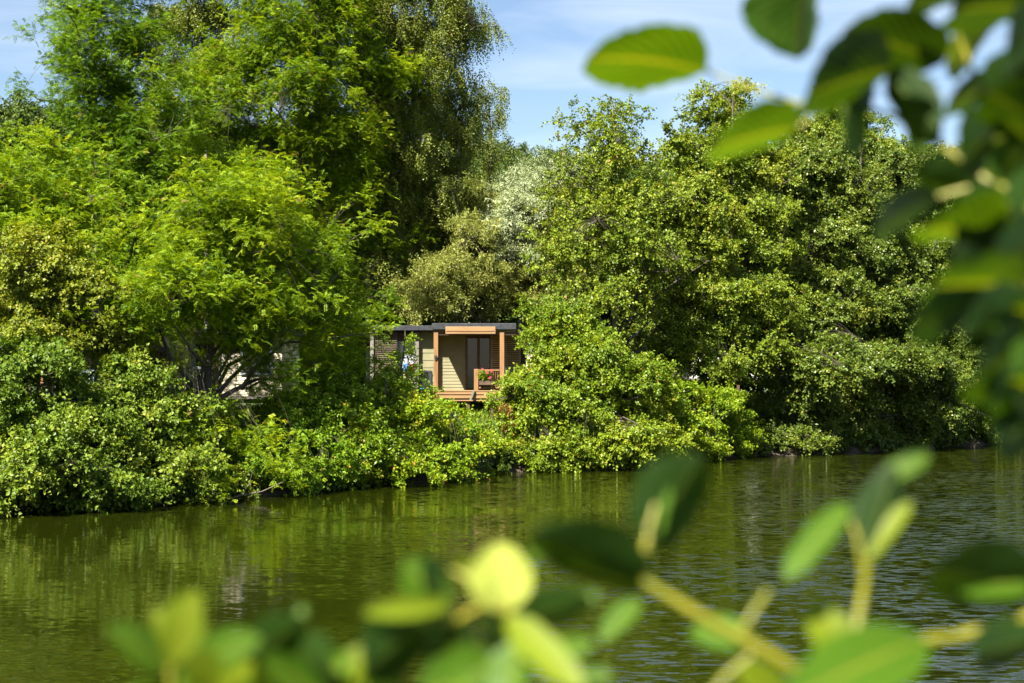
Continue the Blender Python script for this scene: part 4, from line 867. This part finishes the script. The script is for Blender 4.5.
near_shrub(.02, .86, 'blurred shrub with one glowing round leaf at the bottom centre',
    [([(640, 790, .84), (590, 705, .84), (545, 655, .84), (505, 608, .84), (478, 585, .85), (452, 570, .86)], [9, 8, 7, 6, 5, 3], 'twig'), ([(420, 830, .86), (400, 700, .86), (412, 660, .86), (455, 622, .86), (490, 602, .85)], [8, 6, 5, 5, 4], 'twig'), ([(505, 608, .84), (503, 600, .84)], [5, 4], 'twig'),
     ([(480, 700, .84), (500, 668, .84), (520, 630, .84)], [5, 5, 4], 'twig')],
    [((502, 612), (499, 541), 56, .84, .84, 'p', .05), ((508, 616), (582, 684), 40, .83, .78, 'y', .1), ((520, 640), (506, 706), 40, .83, .80, 'g', .3), ((545, 655), (590, 640), 22, .84, .82, 'g', .3), ((470, 650), (450, 610), 24, .86, .86, 'd', .3), ((300, 690), (350, 655), 30, .86, .85, 'g', .3), ((560, 700), (610, 672), 28, .86, .85, 'g', .3), ((448, 604), (364, 610), 24, .85, .82, 'y', .55), ((446, 612), (404, 558), 38, .86, .86, 'g', .3), ((462, 590), (462, 554), 18, .86, .86, 'y', .3),
     ((440, 612), (352, 672), 62, .86, .82, 'd', .1), ((450, 570), (424, 600), 44, .87, .85, 'd', .1), ((500, 662), (424, 692), 48, .84, .8, 'g', .2), ((460, 640), (420, 668), 40, .85, .82, 'd', .3), ((520, 622), (596, 594), 36, .85, .82, 'd', .4), ((560, 612), (596, 592), 20, .85, .84, 'g', .3),
     ((480, 610), (520, 650), 44, .87, .86, 'd', .1), ((388, 700), (372, 650), 30, .84, .83, 'g', .3), ((420, 704), (470, 676), 44, .83, .8, 'g', .2), ((330, 700), (380, 660), 40, .87, .85, 'd', .2), ((530, 560), (556, 530), 18, .88, .87, 'g', .4)],
    [(420, 830, .86), (640, 790, .84)])
near_shrub(.30, .92, 'blurred shrub with thick yellow stems reaching over the water at the lower right',
    [([(960, 860, .9), (860, 720, .9), (785, 664, .9), (740, 638, .9), (690, 610, .9), (642, 580, .9)], [11, 9, 8, 8, 7.5, 6], 'twig'), ([(738, 640, .9), (752, 615, .9), (768, 592, .91)], [5, 5, 5], 'twig'), ([(700, 720, .9), (722, 682, .9), (752, 655, .9)], [6, 6, 5], 'twig'),
     ([(642, 578, .9), (646, 545, .9), (656, 505, .91)], [4, 5, 3.5], 'twig'), ([(846, 700, .92), (852, 660, .92), (862, 600, .93), (868, 562, .93)], [9, 8, 6.5, 5], 'twig'), ([(864, 585, .93), (858, 540, .93), (846, 510, .94)], [3.5, 3, 3], 'twig'),
     ([(1300, 560, 1.0), (1050, 612, .94), (960, 636, .93), (890, 648, .92), (850, 690, .92)], [10, 9, 8, 7, 7], 'twig'), ([(1300, 560, 1.0), (1200, 700, .95), (960, 860, .9)], [10, 12, 14], 'twig_brown')],
    [((650, 545), (694, 450), 62, .91, .93, 'd', .25), ((652, 540), (660, 462), 28, .91, .92, 'g', .6), ((648, 578), (528, 532), 54, .9, .86, 'd', .2), ((640, 590), (560, 556), 30, .9, .88, 'd', .6), ((864, 562), (892, 466), 42, .93, .95, 'd', .5), ((866, 560), (910, 498), 22, .93, .94, 'y', .3), ((880, 480), (930, 452), 20, .95, .95, 'g', .5),
     ((848, 504), (784, 574), 26, .94, .9, 'g', .7), ((1044, 590), (922, 566), 66, .95, .90, 'd', .35), ((1030, 585), (952, 580), 28, .94, .91, 'g', .2), ((925, 640), (796, 682), 62, .86, .78, 'g', .15), ((850, 662), (812, 598), 44, .92, .93, 'y', .1), ((1044, 636), (960, 656), 42, .93, .9, 'd', .3),
     ((1000, 642), (976, 672), 30, .92, .9, 'd', .3), ((745, 645), (690, 622), 34, .92, .95, 'g', .3), ((640, 600), (600, 640), 22, 1.0, .98, 'g', .5), ((790, 700), (740, 668), 40, .86, .84, 'y', .3)],
    [(960, 860, .9), (846, 700, .92), (700, 720, .9)])

# ------------------------------------------------------------------ sky, sun, air, camera
w = bpy.data.worlds.new('World'); sc.world = w; w.use_nodes = True; nt = w.node_tree; nt.nodes.clear()
sky = N(nt, 'ShaderNodeTexSky', sky_type='NISHITA'); sky.sun_disc = False
sky.sun_elevation = math.asin(SUN[2]); sky.sun_rotation = math.atan2(SUN[0], SUN[1]); sky.air_density = 1.0; sky.dust_density = .6; sky.ozone_density = 1.3; sky.altitude = 200
tc = N(nt, 'ShaderNodeTexCoord'); mp = N(nt, 'ShaderNodeMapping'); mp.inputs['Scale'].default_value = (2.2, 2.2, 11); nt.links.new(tc.outputs['Generated'], mp.inputs['Vector'])
no = N(nt, 'ShaderNodeTexNoise'); no.inputs['Scale'].default_value = 1.6; no.inputs['Detail'].default_value = 7; no.inputs['Distortion'].default_value = .6; nt.links.new(mp.outputs[0], no.inputs['Vector'])
r = ramp(nt, [(.44, (0, 0, 0)), (.78, (.5, .5, .5))]); nt.links.new(no.outputs['Fac'], r.inputs['Fac'])
mx = N(nt, 'ShaderNodeMix', data_type='RGBA'); nt.links.new(r.outputs[0], mx.inputs['Factor']); nt.links.new(sky.outputs[0], mx.inputs['A']); mx.inputs['B'].default_value = (8.0, 8.3, 8.8, 1)
bg = N(nt, 'ShaderNodeBackground'); bg.inputs['Strength'].default_value = .042; nt.links.new(mx.outputs['Result'], bg.inputs['Color'])
wo = N(nt, 'ShaderNodeOutputWorld'); nt.links.new(bg.outputs[0], wo.inputs['Surface'])

# the air: one closed box of thin even haze
HAZE = 0
if HAZE:
    mb = MB(); mb.box(-2600, 2600, -2600, 2700, -3.5, 420); m, nt, out = mat_new('thin_air')
    pv = N(nt, 'ShaderNodeVolumePrincipled'); pv.inputs['Color'].default_value = (.80, .88, 1, 1); pv.inputs['Density'].default_value = .00010; pv.inputs['Anisotropy'].default_value = .3
    nt.links.new(pv.outputs[0], out.inputs['Volume']); hz = mb.build('haze', m); tag(hz, 'thin blue summer haze over the lake and hills', kind='stuff')
ld = bpy.data.lights.new('sun', 'SUN'); ld.energy = 5.0; ld.angle = math.radians(.53); ld.color = (1, .93, .80)
lo = bpy.data.objects.new('sun', ld); COL.objects.link(lo)
lo.rotation_euler = Vector(SUN).to_track_quat('Z', 'Y').to_euler(); lo.location = (-20, -20, 40)

cd = bpy.data.cameras.new('camera'); co = bpy.data.objects.new('camera', cd); COL.objects.link(co)
co.location = CAM; co.rotation_euler = (math.pi / 2 + PITCH, 0, 0); cd.lens = 50; cd.sensor_width = 36; cd.clip_start = .05; cd.clip_end = 6000
cd.dof.use_dof = True; cd.dof.focus_distance = 54; cd.dof.aperture_fstop = 3.9; cd.dof.aperture_blades = 0
sc.camera = co

vs = sc.view_settings; vs.view_transform = 'Standard'; vs.look = 'None'; vs.exposure = 2.1; vs.gamma = 1; vs.use_curve_mapping = False
sc.render.engine = 'CYCLES'
cy = sc.cycles; cy.use_denoising = True; cy.denoiser = 'OPENIMAGEDENOISE'; cy.max_bounces = 7; cy.diffuse_bounces = 3; cy.glossy_bounces = 3; cy.transmission_bounces = 4; cy.transparent_max_bounces = 6
cy.sample_clamp_indirect = 6; cy.use_adaptive_sampling = True; cy.adaptive_threshold = .01; cy.caustics_reflective = False; cy.caustics_refractive = False
